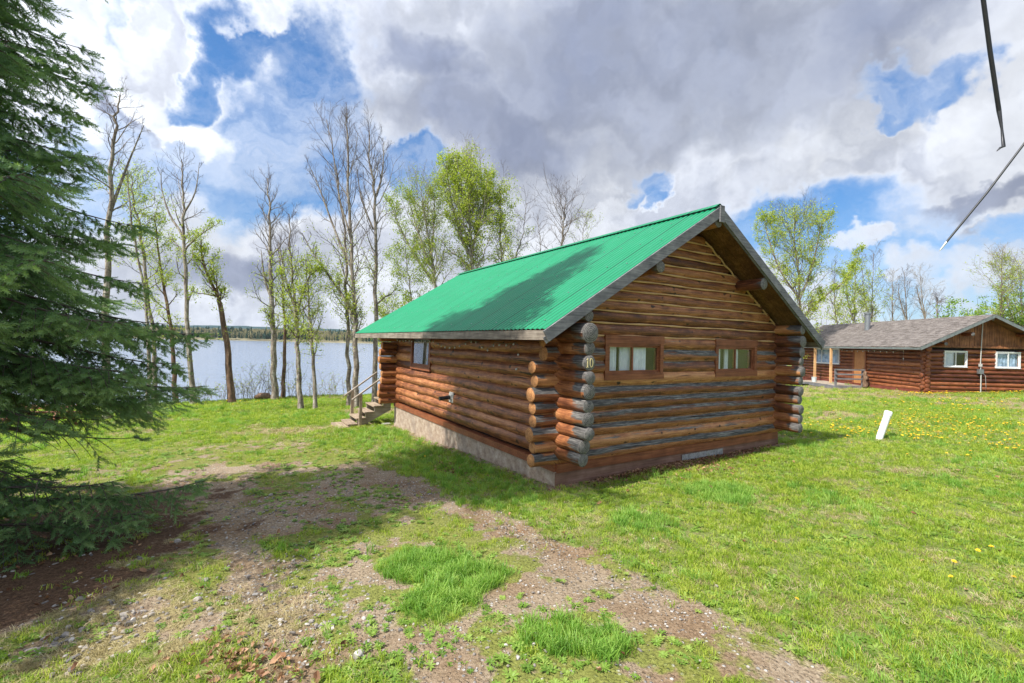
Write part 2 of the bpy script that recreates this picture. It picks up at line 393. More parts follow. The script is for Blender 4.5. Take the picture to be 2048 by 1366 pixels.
def M_end(colA, colB):
    def f(t, b):
        lp = t.attr('lp', 1); s = t.sep(lp)
        P = t.add('ShaderNodeTexCoord').outputs['Object']
        rr = t.m('ADD', t.m('MULTIPLY', s[0], 210.), t.m('MULTIPLY', t.noise(P, 14, 2), 5.))
        w_ = t.lin(t.m('SINE', rr), -1, 1)
        n = t.noise(P, 22, 4, .7)
        c = t.mix(t.ss(t.m('ADD', t.m('MULTIPLY', w_, .25), t.m('MULTIPLY', n, .75)), .2, .75), colA, colB)
        ang = t.m('MULTIPLY', s[1], 3.0)
        ck = t.m('MULTIPLY', t.ss(t.m('ABSOLUTE', t.m('SINE', t.m('ADD', ang, t.m('MULTIPLY', s[2], 40.)))), .06, .015), t.ss(t.noise(t.comb(t.m('MULTIPLY', s[1], 1.3), t.m('MULTIPLY', s[2], 9.), 0), 1.5, 1), .45, .6))
        c = t.mix(t.m('MULTIPLY', ck, .8), c, (.01, .008, .006))
        t.set(b.inputs['Base Color'], c); b.inputs['Roughness'].default_value = .85
        t.set(b.inputs['Normal'], t.bump(t.m('SUBTRACT', t.m('ADD', n, t.m('MULTIPLY', w_, .2)), ck), .5, .006))
    return f
m_endgrey = material('grey_log_end', M_end((.022, .021, .022), (.23, .21, .19)))
m_endwarm = material('warm_log_end', M_end((.16, .055, .018), (.56, .27, .10)))
def M_caulk(t, b):
    P = t.add('ShaderNodeTexCoord').outputs['Object']
    t.set(b.inputs['Base Color'], t.mix(t.noise(P, 9, 4, .7), (.42, .24, .10), (.66, .43, .22))); b.inputs['Roughness'].default_value = .9
m_caulk = material('tan_caulk', M_caulk)
def M_boards(c0, c1, c2, sc_=(1, 1, 1), rough=.8, axis=0, bumpk=.4):
    """weathered boards, grain along the given object axis"""
    def f(t, b):
        P = t.add('ShaderNodeTexCoord').outputs['Object']
        k = [34., 34., 34.]; k[axis] = 1.6
        a = t.noise(t.vm('MULTIPLY', P, tuple(k)), 1., 4, .6); q = t.noise(P, 3., 4, .65)
        v = t.m('ADD', t.m('MULTIPLY', a, .55), t.m('MULTIPLY', q, .45))
        t.set(b.inputs['Base Color'], t.ramp(v, [(.33, c0), (.5, c1), (.68, c2)])); b.inputs['Roughness'].default_value = rough
        b.inputs['Specular IOR Level'].default_value = .3
        t.set(b.inputs['Normal'], t.bump(a, bumpk, .006))
    return f
m_fascia = material('weathered_grey_board', M_boards((.055, .055, .06), (.145, .143, .148), (.27, .265, .26), axis=0))
m_fasciaY = material('weathered_eave_board', M_boards((.07, .055, .045), (.20, .165, .13), (.36, .32, .26), axis=1))
m_soffit = material('brown_soffit_board', M_boards((.05, .022, .010), (.15, .070, .028), (.30, .16, .065), axis=0, rough=.6))
m_trim = material('brown_trim_board', M_boards((.095, .028, .012), (.21, .068, .028), (.32, .12, .052), axis=0, rough=.55))
m_skirt = material('brown_skirting_board', M_boards((.10, .05, .032), (.20, .105, .068), (.30, .18, .13), axis=0, rough=.8))
m_plank = material('stair_plank', M_boards((.13, .095, .065), (.30, .225, .155), (.46, .37, .27), axis=1))
m_plankx = material('deck_plank', M_boards((.16, .13, .10), (.33, .27, .21), (.50, .43, .35), axis=0))
m_postw = material('new_pine_post', M_boards((.34, .18, .075), (.55, .33, .15), (.68, .46, .25), axis=2))
m_vboard = material('brown_vertical_board', M_boards((.055, .022, .010), (.20, .080, .032), (.42, .19, .075), axis=2, rough=.6))
m_door = material('orange_door_wood', M_boards((.22, .085, .03), (.38, .165, .055), (.50, .24, .09), axis=2, rough=.5))
m_redbase = material('red_painted_base', M_boards((.09, .022, .015), (.17, .04, .026), (.24, .08, .05), axis=0, rough=.8))
def M_stucco(t, b):
    P = t.add('ShaderNodeTexCoord').outputs['Object']
    f = t.noise(P, 6, 7, .68); g = t.noise(P, 1.4, 4, .6); h = t.noise(P, 30, 3, .6)
    c = t.ramp(t.m('ADD', t.m('MULTIPLY', f, .75), t.m('MULTIPLY', h, .25)), [(.30, (.16, .10, .065)), (.45, (.29, .21, .15)), (.60, (.43, .345, .265)), (.78, (.60, .53, .45))])
    c = t.mix(t.ss(g, .5, .66, 0, .5), c, (.20, .155, .13))
    t.set(b.inputs['Base Color'], c); b.inputs['Roughness'].default_value = .95
    t.set(b.inputs['Normal'], t.bump(h, .6, .01))
m_stucco = material('peeling_foundation_paint', M_stucco)
def M_roof(t, b):
    P = t.add('ShaderNodeTexCoord').outputs['Object']
    n = t.noise(P, 1.2, 4, .6); n2 = t.noise(t.vm('MULTIPLY', P, (2., 40., 2.)), 1., 3, .6)
    c = t.mix(n, (.001, .160, .064), (.004, .225, .098))
    c = t.mix(t.ss(n2, .45, .72, 0, .5), c, (.03, .24, .14))
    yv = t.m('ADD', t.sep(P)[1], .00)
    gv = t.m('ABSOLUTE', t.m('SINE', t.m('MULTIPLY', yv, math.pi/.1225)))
    c = t.mix(t.m('MULTIPLY', t.ss(gv, .62, .10), .78), c, (.002, .055, .034))  # rib valleys painted darker, shade between the ribs put into the colour
    lp_ = t.m('ABSOLUTE', t.m('SUBTRACT', t.m('MODULO', t.m('ADD', yv, 2.45), .98), .49))
    c = t.mix(t.m('MULTIPLY', t.ss(lp_, .034, .014), .85), c, (.002, .035, .022))
    c = t.mix(t.ss(t.noise(P, 26, 3, .6), .70, .76, 0, .45), c, (.32, .36, .28))
    t.set(b.inputs['Base Color'], c); t.set(b.inputs['Roughness'], t.lin(n, 0, 1, .40, .58))
    b.inputs['Specular IOR Level'].default_value = .28
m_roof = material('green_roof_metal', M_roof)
def simple(name, c, rough=.6, metal=0., c2=None, sc_=20, spec=.5):
    def f(t, b):
        P = t.add('ShaderNodeTexCoord').outputs['Object']
        cc = c2 or tuple(x*.72 for x in c)
        t.set(b.inputs['Base Color'], t.mix(t.ss(t.noise(P, sc_, 4, .65), .3, .7), cc, c))
        b.inputs['Roughness'].default_value = rough; b.inputs['Metallic'].default_value = metal
        b.inputs['Specular IOR Level'].default_value = spec
    return material(name, f)
m_pvc = simple('white_pipe_plastic', (.82, .82, .80), .45, c2=(.66, .66, .63))
m_white = simple('white_window_frame', (.78, .78, .76), .45)
m_black = simple('black_cable_sheath', (.012, .013, .016), .45)
m_alu = simple('bare_cable_metal', (.72, .72, .70), .35, .8)
m_darkmetal = simple('dark_pipe_metal', (.055, .055, .06), .45, .5)
m_galv = simple('grey_metal', (.30, .31, .32), .45, .7)
m_plate = simple('grey_plate', (.50, .49, .45), .7)
m_corr = simple('corrugated_grey_panel', (.36, .34, .31), .7, c2=(.20, .19, .17))
m_dark = simple('dark_interior', (.018, .014, .012), .9)
m_curt = simple('pale_curtain', (.80, .82, .86), .9, c2=(.60, .64, .70), sc_=5)
m_curtb = simple('blue_curtain', (.42, .55, .70), .9, c2=(.12, .18, .27), sc_=3)
m_gold = simple('gold_numeral_paint', (.80, .66, .33), .4)
m_bulb = simple('clear_bulb', (.72, .74, .74), .15)
m_wire = simple('light_wire', (.16, .20, .17), .6)
m_blue = simple('blue_plastic', (.01, .05, .45), .4)
m_bucket = simple('pale_bucket', (.55, .60, .60), .5)
m_rust = simple('rusty_steel', (.17, .065, .025), .9, c2=(.06, .025, .012))
m_concrete = simple('concrete_block', (.36, .34, .31), .95, c2=(.22, .21, .2))
def M_glass(t, b):
    fr = t.add('ShaderNodeFresnel', {'IOR': 1.55}).outputs[0]
    gl = t.add('ShaderNodeBsdfGlossy', {'Color': (.95, .97, 1, 1), 'Roughness': .015})
    tr = t.add('ShaderNodeBsdfTransparent', {'Color': (.97, .98, .98, 1)})
    mx = t.n.new('ShaderNodeMixShader'); bf = t.add('ShaderNodeNewGeometry').outputs['Backfacing']
    t.set(mx.inputs[0], t.m('MULTIPLY', t.m('MULTIPLY', fr, 1.6, clamp=True), t.m('SUBTRACT', 1, bf))); t.l.new(tr.outputs[0], mx.inputs[1]); t.l.new(gl.outputs[0], mx.inputs[2])
    return mx.outputs[0]
m_glass = material('window_glass', M_glass)
def M_bark(c0, c1, c2):
    def f(t, b):
        P = t.add('ShaderNodeNewGeometry').outputs['Position']
        a = t.noise(t.vm('MULTIPLY', P, (10, 10, 2.5)), 1., 4, .65); q = t.noise(t.vm('MULTIPLY', P, (9, 9, 26)), 1., 3, .6)
        c = t.ramp(a, [(.3, c0), (.5, c1), (.7, c2)])
        c = t.mix(t.ss(q, .57, .64, 0, .85), c, (.03, .024, .02))
        t.set(b.inputs['Base Color'], c); b.inputs['Roughness'].default_value = .9
        t.set(b.inputs['Normal'], t.bump(a, .7, .02))
    return f
m_bark = material('aspen_bark', M_bark((.075, .056, .042), (.24, .195, .15), (.50, .45, .38)))
m_barkd = material('red_brown_bark', M_bark((.05, .03, .02), (.15, .085, .05), (.30, .20, .13)))
m_barkp = material('pale_bark', M_bark((.13, .105, .08), (.33, .29, .22), (.52, .48, .40)))
m_twig = simple('twig_bark', (.13, .10, .085), .9, c2=(.065, .048, .04), sc_=6)
m_twigp = simple('pale_twig_bark', (.30, .26, .20), .9, c2=(.14, .11, .08), sc_=6)
def M_leaf(c0, c1, c2, tl=.45, att='rnd'):
    def f(t, b):
        r = t.attr(att, 2)
        c = t.ramp(r, [(0, c0), (.5, c1), (1, c2)])
        t.set(b.inputs['Base Color'], c); b.inputs['Roughness'].default_value = .55; b.inputs['Specular IOR Level'].default_value = .3
        tr = t.add('ShaderNodeBsdfTranslucent'); t.set(tr.inputs[0], t.mixm(1., c, (1.25, 1.35, .6), 'MULTIPLY'))
        mx = t.n.new('ShaderNodeMixShader'); mx.inputs[0].default_value = tl
        t.l.new(b.outputs[0], mx.inputs[1]); t.l.new(tr.outputs[0], mx.inputs[2])
        return mx.outputs[0]
    return f
m_leaf = material('spring_leaf', M_leaf((.20, .28, .025), (.36, .44, .05), (.52, .54, .11)))
m_leafy = material('young_green_leaf', M_leaf((.16, .23, .025), (.30, .38, .05), (.42, .45, .09)))
m_leafb = material('bush_leaf', M_leaf((.10, .19, .02), (.21, .34, .04), (.36, .46, .09)))
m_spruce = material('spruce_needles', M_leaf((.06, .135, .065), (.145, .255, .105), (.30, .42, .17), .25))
def M_blade(c0, c1, c2, tl=.4):
    def f(t, b):
        P = t.add('ShaderNodeNewGeometry').outputs['Position']
        r = t.add('ShaderNodeObjectInfo').outputs['Random']
        n = t.noise(P, .9, 3, .6)
        v = t.m('ADD', t.m('MULTIPLY', r, .65), t.m('MULTIPLY', t.m('ADD', t.m('MULTIPLY', t.m('SUBTRACT', n, .5), 1.5), .5), .35))
        c = t.ramp(v, [(.2, c0), (.5, c1), (.8, c2)])
        t.set(b.inputs['Base Color'], c); b.inputs['Roughness'].default_value = .5; b.inputs['Specular IOR Level'].default_value = .3
        tr = t.add('ShaderNodeBsdfTranslucent'); t.set(tr.inputs[0], t.mixm(1., c, (1.15, 1.25, .6), 'MULTIPLY'))
        mx = t.n.new('ShaderNodeMixShader'); mx.inputs[0].default_value = tl
        t.l.new(b.outputs[0], mx.inputs[1]); t.l.new(tr.outputs[0], mx.inputs[2])
        return mx.outputs[0]
    return f
m_blade = material('grass_blade', M_blade((.17, .27, .020), (.29, .40, .036), (.44, .49, .080)))
m_bladet = material('tall_grass_blade', M_blade((.13, .27, .035), (.22, .40, .06), (.34, .48, .10)))
m_bladey = material('dry_grass_blade', M_blade((.24, .19, .08), (.42, .34, .17), (.55, .47, .28), .25))
m_weed = material('weed_leaf', M_blade((.12, .22, .03), (.20, .33, .05), (.32, .42, .09)))
m_yel = simple('dandelion_yellow', (.92, .62, .01), .6, c2=(.80, .48, .01))
m_dead = material('dead_leaf', M_blade((.10, .045, .022), (.24, .12, .06), (.42, .25, .14), .15))
def M_stone(t, b):
    r = t.add('ShaderNodeObjectInfo').outputs['Random']; P = t.add('ShaderNodeNewGeometry').outputs['Position']
    c = t.ramp(r, [(0, (.13, .12, .115)), (.35, (.25, .22, .19)), (.75, (.35, .31, .27)), (1, (.50, .47, .43))])
    c = t.mixm(1., c, t.ramp(t.noise(P, 60, 3, .6), [(.3, (.7, .68, .66)), (.7, (1, 1, 1))]), 'MULTIPLY')
    t.set(b.inputs['Base Color'], c); b.inputs['Roughness'].default_value = .85
m_stone = material('gravel_stone', M_stone)

# ------------------------------------------------------------------ ground, lake, far shore
def axis(segs):
    out = [segs[0][0]]
    for a, b, st in segs: out += list(np.linspace(a, b, max(2, int(round((b-a)/st))+1))[1:])
    return np.array(out)
xs = axis([(-1500, -200, 130), (-200, -60, 20), (-60, -24, 3), (-24, -10, .35), (-10, 10, .075), (10, 26, .35), (26, 60, 3), (60, 200, 20), (200, 1500, 130)])
ys = axis([(-300, -20, 40), (-20, 1.5, 2), (1.5, 12, .075), (12, 34, .3), (34, 70, 2), (70, 200, 10), (200, 900, 100), (900, 2500, 400)])
GX, GY = np.meshgrid(xs, ys)
gx, gy = GX.ravel(), GY.ravel()
gr, mo, sw, nd, trk = masks(gx, gy)
near = (np.abs(gx) < 14) & (gy < 16) & (gy > 0)
zz = gz(gx, gy)+np.where(near, (fbm(gx, gy, 3.1, 3, 8)-.5)*.035+(fbm(gx, gy, 9., 2, 9)-.5)*.02-trk*.035*sst(fbm(gx, gy, .8, 2, 4), .3, .5), 0)
nx, ny = len(xs), len(ys)
ii = (np.arange(ny-1)[:, None]*nx+np.arange(nx-1)[None]).ravel()
gf = np.stack([ii, ii+1, ii+nx+1, ii+nx], 1)
ground = big('ground', np.stack([gx, gy, zz], 1), gf, m_ground, attrs={'grass': gr, 'moss': mo, 'straw': sw, 'needle': nd}, smooth=True)
tag(ground, kind='structure')
mb = MB(); mb.add([(-1500, -50, WATER), (1500, -50, WATER), (1500, 620, WATER), (-1500, 620, WATER)], [(0, 1, 2, 3)], smooth=False)
tag(mb.build('lake', m_water), kind='structure')
def strip(name, mat, y0, depth, hfun, z0, x0=-2200, x1=2200, nx=300, ny=14):
    X = np.linspace(x0, x1, nx); V = np.linspace(0, 1, ny); XX, VV = np.meshgrid(X, V)
    v = np.stack([XX.ravel(), (y0+depth*VV).ravel()+np.abs(XX.ravel())*0, (z0+hfun(XX, VV)).ravel()], 1)
    i = (np.arange(ny-1)[:, None]*nx+np.arange(nx-1)[None]).ravel()
    return big(name, v, np.stack([i, i+1, i+nx+1, i+nx], 1), mat, smooth=True)
m_shore = simple('far_reeds', (.26, .23, .13), .95, c2=(.15, .13, .07), sc_=.05)
def shore_y(x): return 565+40*(vnoise(x*.006, x*0, 3)-.5)
tag(strip('far_shore', m_shore, 540, 260, lambda x, v: sst(v*260-(shore_y(x)-540), 0, 30)*2.2+v*6, WATER-.6), kind='structure')
def M_hill(t, b):
    P = t.add('ShaderNodeNewGeometry').outputs['Position']
    n = t.noise(P, .012, 6, .7); n2 = t.noise(P, .05, 5, .8)
    c = t.ramp(t.m('ADD', t.m('MULTIPLY', n, .5), t.m('MULTIPLY', n2, .5)), [(.35, (.022, .050, .058)), (.55, (.040, .075, .075)), (.7, (.075, .11, .085))])
    t.set(b.inputs['Base Color'], c); b.inputs['Roughness'].default_value = 1; b.inputs['Specular IOR Level'].default_value = 0
m_hill = material('forest_hill', M_hill)
tag(strip('hill', m_hill, 1500, 900, lambda x, v: np.sin(np.minimum(v*2, 1)*math.pi/2)*(46+24*(fbm(x, x*0, .0016, 4, 7)-.5)+10*(fbm(x, v*900, .03, 2, 9)-.5)), -3, -4200, 4200, 700, 20), kind='structure')

# scatter: points with attributes, instanced by geometry nodes (only for uncountable stuff)
def scatter(name, pts, rot, scl, var, sources):
    me = bpy.data.meshes.new(name); n = len(pts)
    me.vertices.add(n); me.vertices.foreach_set('co', np.asarray(pts, 'f').ravel())
    for k, ty, a, key in (('rot', 'FLOAT_VECTOR', rot, 'vector'), ('scl', 'FLOAT', scl, 'value'), ('var', 'INT', var, 'value')):
        at = me.attributes.new(k, ty, 'POINT'); at.data.foreach_set(key, np.asarray(a, 'i' if ty == 'INT' else 'f').ravel())
    o = bpy.data.objects.new(name, me); col.objects.link(o)
    c = bpy.data.collections.new(name+'_sources')
    for i, s_ in enumerate(sources):
        for cc in list(s_.users_collection): cc.objects.unlink(s_)
        s_.name = '%s_piece_%02d' % (name, i); c.objects.link(s_)
    ng = bpy.data.node_groups.new(name, 'GeometryNodeTree')
    ng.interface.new_socket('Geometry', in_out='INPUT', socket_type='NodeSocketGeometry')
    ng.interface.new_socket('Geometry', in_out='OUTPUT', socket_type='NodeSocketGeometry')
    t = NT(ng); gi = t.n.new('NodeGroupInput'); go = t.n.new('NodeGroupOutput')
    ci = t.add('GeometryNodeCollectionInfo', transform_space='RELATIVE'); ci.inputs['Collection'].default_value = c
    ci.inputs['Separate Children'].default_value = True; ci.inputs['Reset Children'].default_value = True
    def na(nm, ty):
        a = t.add('GeometryNodeInputNamedAttribute', data_type=ty); a.inputs['Name'].default_value = nm
        return a.outputs['Attribute']
    ip = t.n.new('GeometryNodeInstanceOnPoints')
    t.l.new(gi.outputs[0], ip.inputs['Points']); t.l.new(ci.outputs[0], ip.inputs['Instance'])
    ip.inputs['Pick Instance'].default_value = True
    t.l.new(na('var', 'INT'), ip.inputs['Instance Index'])
    e2r = t.n.new('FunctionNodeEulerToRotation'); t.l.new(na('rot', 'FLOAT_VECTOR'), e2r.inputs[0]); t.l.new(e2r.outputs[0], ip.inputs['Rotation'])
    t.l.new(na('scl', 'FLOAT'), ip.inputs['Scale'])
    t.l.new(ip.outputs[0], go.inputs[0])
    md = o.modifiers.new('scatter', 'NODES'); md.node_group = ng
    return o

rg = np.random.default_rng(11)
def tuft(n, hmin, hmax, wd, spread, lean, mat, curl=.5):
    V = []; F4 = []; F3 = []; k = 0
    for i in range(n):
        a = rg.uniform(0, 6.283); r = spread*math.sqrt(rg.uniform()); bx, by = r*math.cos(a), r*math.sin(a)
        h = rg.uniform(hmin, hmax); b = rg.uniform(0, 6.283); l = lean*rg.uniform(.3, 1.3)
        dx, dy = math.cos(b)*l*h, math.sin(b)*l*h; px, py = -math.sin(b)*wd/2, math.cos(b)*wd/2
        if rg.uniform() < .5: px, py = math.cos(b+.8)*wd/2, math.sin(b+.8)*wd/2
        c = curl*h
        for q, (tt, ww) in enumerate(((0, 1), (.45, .9), (.8, .6))):
            x = bx+dx*tt*tt; y = by+dy*tt*tt; z = h*(tt-l*.35*tt*tt)
            V += [(x-px*ww, y-py*ww, z), (x+px*ww, y+py*ww, z)]
        V.append((bx+dx, by+dy, h*(1-l*.42)))
        F4 += [(k, k+1, k+3, k+2), (k+2, k+3, k+5, k+4)]; F3.append((k+4, k+5, k+6)); k += 7
    return big('tuft', np.array(V), [np.array(F4), np.array(F3)], mat)
def rosette(n, L, wd, mat):
    V = []; F4 = []; k = 0
    for i in range(n):
        a = i*6.283/n+rg.uniform(-.3, .3); l = L*rg.uniform(.6, 1.1); up = rg.uniform(.15, .9)
        ca, sa = math.cos(a), math.sin(a)
        for tt, ww in ((.08, .2), (.45, .9), (.75, 1.), (1., .15)):
            r = l*tt; z = up*l*tt*(1-.55*tt)+.004
            V += [(ca*r+sa*wd*ww/2, sa*r-ca*wd*ww/2, z+.004*ww), (ca*r-sa*wd*ww/2, sa*r+ca*wd*ww/2, z+.004*ww)]
        F4 += [(k+2*q, k+2*q+1, k+2*q+3, k+2*q+2) for q in range(3)]; k += 8
    return big('weed', np.array(V), np.array(F4), mat)
src = [tuft(16, .035, .075, .0055, .06, .7, m_blade), tuft(18, .03, .065, .006, .07, .9, m_blade), tuft(16, .04, .09, .0055, .05, .6, m_blade),   # 0-2 lawn
       tuft(26, .08, .17, .0060, .06, .55, m_bladet), tuft(24, .06, .14, .0065, .07, .7, m_bladet),                                           # 3-4 tall
       rosette(9, .085, .022, m_weed), rosette(12, .06, .016, m_weed), rosette(14, .045, .013, m_weed),                                       # 5-7 weeds
       tuft(18, .03, .075, .004, .08, 1.3, m_bladey), tuft(14, .025, .06, .0045, .08, 1.5, m_bladey)]                                         # 8-9 dry
bands = [(1.8, 5.2, 620, .80), (5.2, 8, 440, .85), (8, 12, 290, 1.0), (12, 18, 150, 1.3), (18, 29, 70, 1.7), (29, 44, 26, 2.2)]
PT = []; VR = []; SC = []
for y0, y1, dens, s_ in bands:
    xm = 1.22*y1+1.6; n = int(2*xm*(y1-y0)*dens)
    x = rg.uniform(-xm, xm, n); y = rg.uniform(y0, y1, n)
    k = np.abs(x) < 1.22*y+1.6; x = x[k]; y = y[k]
    u, v = cab(x, y)
    c2, s2 = math.cos(-.057), math.sin(-.057); u2 = (x-21.8)*c2+(y-24.5)*s2; v2 = -(x-21.8)*s2+(y-24.5)*c2
    ok = ~((u > .0) & (u < 6.6) & (v > .0) & (v < 8.55)) & ~((u2 > .0) & (u2 < 6) & (v2 > .0) & (v2 < 13)) & (y-np.interp(x, BX, BY) < 1.2)
    g, mo_, st_, nd_, tr_ = masks(x, y); r = rg.uniform(size=len(x))
    nn = fbm(x, y, 1.1, 3, 21); n5 = fbm(x, y, 3., 3, 31)
    pg = np.clip(g, 0, 1)**1.2
    kind = np.full(len(x), -1)
    kind = np.where(r < pg, rg.integers(0, 3, len(x)), kind)
    kind = np.where((r < pg) & (n5 > .53) & (rg.uniform(size=len(x)) < .42), rg.integers(5, 8, len(x)), kind)
    tallp = sst(nn, .56, .66)*.16
    for (cx, cy, rr) in [(-.75, 4.75, .62), (-.35, 4.4, .5), (-.62, 4.05, .38), (.4, 3.6, .36), (.72, 3.45, .3), (3.3, 7.1, .7), (1.7, 6.0, .45)]:
        tallp = np.maximum(tallp, sst(np.hypot(x-cx, y-cy), rr, rr*.5)*.75)
    tallp = np.maximum(tallp, sst(u, -2.0, -1.5)*(u < -.2)*(v > 0)*(v < 8)*.2)
    kind = np.where((kind >= 0) & (rg.uniform(size=len(x)) < tallp), rg.integers(3, 5, len(x)), kind)
    kind = np.where((kind < 0) & (r < .16+.10*mo_) & (tr_ < .5) & (nd_ < .3) & (n5 > .42), rg.integers(6, 8, len(x)), kind)
    kind = np.where((rg.uniform(size=len(x)) < st_*.6) & (nd_ < .5), rg.integers(8, 10, len(x)), kind)
    kind = np.where((kind >= 0) & (kind < 3) & (rg.uniform(size=len(x)) < .06), 8, kind)
    ok &= kind >= 0
    x, y, kind = x[ok], y[ok], kind[ok]
    PT.append(np.stack([x, y, gz(x, y)-.004], 1)); VR.append(kind); SC.append(s_*rg.uniform(.65, 1.3, len(x))*np.where(kind == 3, 1, 1))
PT = np.concatenate(PT); VR = np.concatenate(VR); SC = np.concatenate(SC)
rot = np.stack([rg.normal(0, .12, len(PT)), rg.normal(0, .12, len(PT)), rg.uniform(0, 6.283, len(PT))], 1)
print('grass tufts', len(PT))
tag(scatter('grass', PT, rot, SC, VR, src), 'patchy spring grass and low weeds covering the yard', 'grass', kind='stuff')

# stones
def stone(seed, fl=.6):
    import bmesh
    bm = bmesh.new(); bmesh.ops.create_icosphere(bm, subdivisions=2, radius=1); rr = random.Random(seed)
    k = [Vector([rr.gauss(0, 1) for _ in range(3)]).normalized() for _ in range(7)]
    for v in bm.verts:
        d = v.co.copy()
        for q in k:
            e = d.dot(q)
            if e > .55: d -= q*(e-.55)*.95
        v.co = Vector((d.x*1.15, d.y*.85, d.z*fl))
    me = bpy.data.meshes.new('stone'); bm.to_mesh(me); bm.free(); me.materials.append(m_stone)
    o = bpy.data.objects.new('stone', me); col.objects.link(o); return o
P2 = []; S2 = []
def addst(cx, cy, rx, ry, n, s0, s1, ang=0):
    a = rg.normal(0, .5, n)*rx; b = rg.normal(0, .5, n)*ry
    x = cx+a*math.cos(ang)-b*math.sin(ang); y = cy+a*math.sin(ang)+b*math.cos(ang)
    for q, r_ in zip(x, y):
        uu, vv = cab(q, r_)
        if uu > -.1 and uu < 6.7 and vv > -.1 and vv < 8.6: continue
        P2.append((q, r_, float(gz(q, r_)))); S2.append(s0+(s1-s0)*rg.uniform()**3)
addst(-1.5, 3.95, .75, .55, 420, .006, .026); addst(-3.2, 3.65, .8, .5, 230, .007, .034, .3); addst(-.3, 3.4, 1.6, .8, 420, .005, .020)
addst(-3.6, 6.6, 1.0, 1.6, 700, .005, .022, .5); addst(-2.6, 7.4, .5, 1.8, 500, .005, .020, .5); addst(-1.4, 7.3, .3, 1.6, 380, .005, .018, .55)
addst(.1, 5.6, .3, .9, 260, .005, .018, .5); addst(1.3, 4.0, .35, .9, 260, .004, .015, .6); addst(-2.2, 4.9, .8, .9, 420, .005, .018)
addst(-3.7, 3.3, .9, .4, 160, .006, .028, .2); addst(-3.0, 4.2, .9, .4, 160, .006, .03, .2); addst(-5, 4.5, 1.5, 1.2, 200, .008, .03); addst(.9, 4.6, 1.1, .8, 160, .006, .02)
for c_ in ((-3.82, 4.18), (-3.2, 3.9), (-3.05, 3.8), (-2.75, 4.15), (-3.5, 3.45), (-3.1, 3.35), (-1.05, 3.35), (-.2, 4.45), (-3.75, 7.35), (-3.9, 5.5), (-2.9, 4.5)): P2.append((*c_, float(gz(*c_)))); S2.append(.045)
P2 = np.array(P2)
tag(scatter('gravel', P2, np.stack([rg.normal(0, .2, len(P2)), rg.normal(0, .2, len(P2)), rg.uniform(0, 6.28, len(P2))], 1), np.array(S2), rg.integers(0, 4, len(P2)), [stone(i, .45+.12*i) for i in range(4)]),
    'loose grey gravel and pebbles strewn over the driveway', 'gravel', kind='stuff')

# dandelions
def dandelion(h, r):
    b = MB(); b.tube([(0, 0, 0), (.01, 0, h*.5), (.012, .005, h)], .0035, 5, 0)
    th = np.linspace(0, 6.283, 12, endpoint=False)
    for rr, zz_, up in ((r, h, .25), (r*.7, h+.004, .5)):
        v = [(.012, .005, zz_+.004)]
        for i, a in enumerate(th): v.append((.012+math.cos(a)*rr*(1 if i % 2 else .8), .005+math.sin(a)*rr*(1 if i % 2 else .8), zz_+rr*up))
        b.add(v, [(0, i+1, (i+1) % 12+1) for i in range(12)], 1, smooth=False)
    return b.build('dandelion', [m_weed, m_yel])
P3 = []; S3 = []
def dd(cx, cy, rx, ry, n, s=1.):
    for _ in range(n):
        x, y = cx+rg.normal(0, .5)*rx, cy+rg.normal(0, .5)*ry
        u, v = cab(x, y)
        if (-.3 < u < 6.9 and -.3 < v < 9) or fbm(np.array(x), np.array(y), .8, 2, 40) < .42: continue
        P3.append((x, y, g1(x, y))); S3.append(s*rg.uniform(.7, 1.25))
dd(11.5, 13, 4.0, 3.5, 420); dd(14.5, 13.5, 3.5, 3, 620); dd(10, 12.2, 2, 1.5, 160); dd(10.5, 9.6, 1.8, 1.6, 110); dd(16, 17, 4, 4, 240, 1.1); dd(20.5, 23.4, 2.6, .6, 220, 1.3); dd(25, 23.2, 2.5, .5, 110, 1.3); dd(19, 20, 4, 3, 140, 1.2)
dd(-9, 19, 5, 3, 40); dd(-12, 22.5, 6, 2, 110, 1.3)
for c_ in ((2.4, 3.91), (4.79, 4.74), (5.04, 4.81), (4.33, 4.52), (4.59, 4.22), (4.08, 4.24), (-1.8, 9.9)): P3.append((*c_, g1(*c_))); S3.append(.9)
P3 = np.array(P3)
tag(scatter('dandelions', P3, np.stack([rg.normal(0, .15, len(P3)), rg.normal(0, .15, len(P3)), rg.uniform(0, 6.28, len(P3))], 1), np.array(S3), rg.integers(0, 2, len(P3)), [dandelion(.09, .022), dandelion(.12, .026)]),
    'yellow dandelions flowering all over the right lawn', 'dandelions', kind='stuff')

# fallen leaves
def deadleaf(s, c):
    v = [(-s, 0, .2*c*s), (-.3*s, -.5*s, .35*c*s), (.6*s, -.35*s, .5*c*s), (s, 0, .1*s), (.55*s, .42*s, .6*c*s), (-.35*s, .5*s, .1*c*s), (0, 0, 0)]
    b = MB(); b.add(v, [(0, 1, 6), (1, 2, 6), (2, 3, 6), (3, 4, 6), (4, 5, 6), (5, 0, 6)], smooth=False)
    return b.build('leaf', m_dead)
P4 = []
def dl(n, fu, fv):
    c, s = math.cos(YAW), math.sin(YAW)
    for _ in range(n):
        u, v = fu(), fv(); x, y = CX+u*c-v*s, CY+u*s+v*c; P4.append((x, y, g1(x, y)+.008+rg.uniform()*.035))
dl(1500, lambda: rg.normal(2.6, .9), lambda: -.05-abs(rg.normal(0, .16))); dl(500, lambda: rg.normal(4.4, .9), lambda: -.04-abs(rg.normal(0, .10)))
dl(260, lambda: rg.normal(3.2, .8), lambda: -.2-abs(rg.normal(0, .5))); dl(130, lambda: rg.normal(-.85, .2), lambda: rg.normal(2.2, .35))
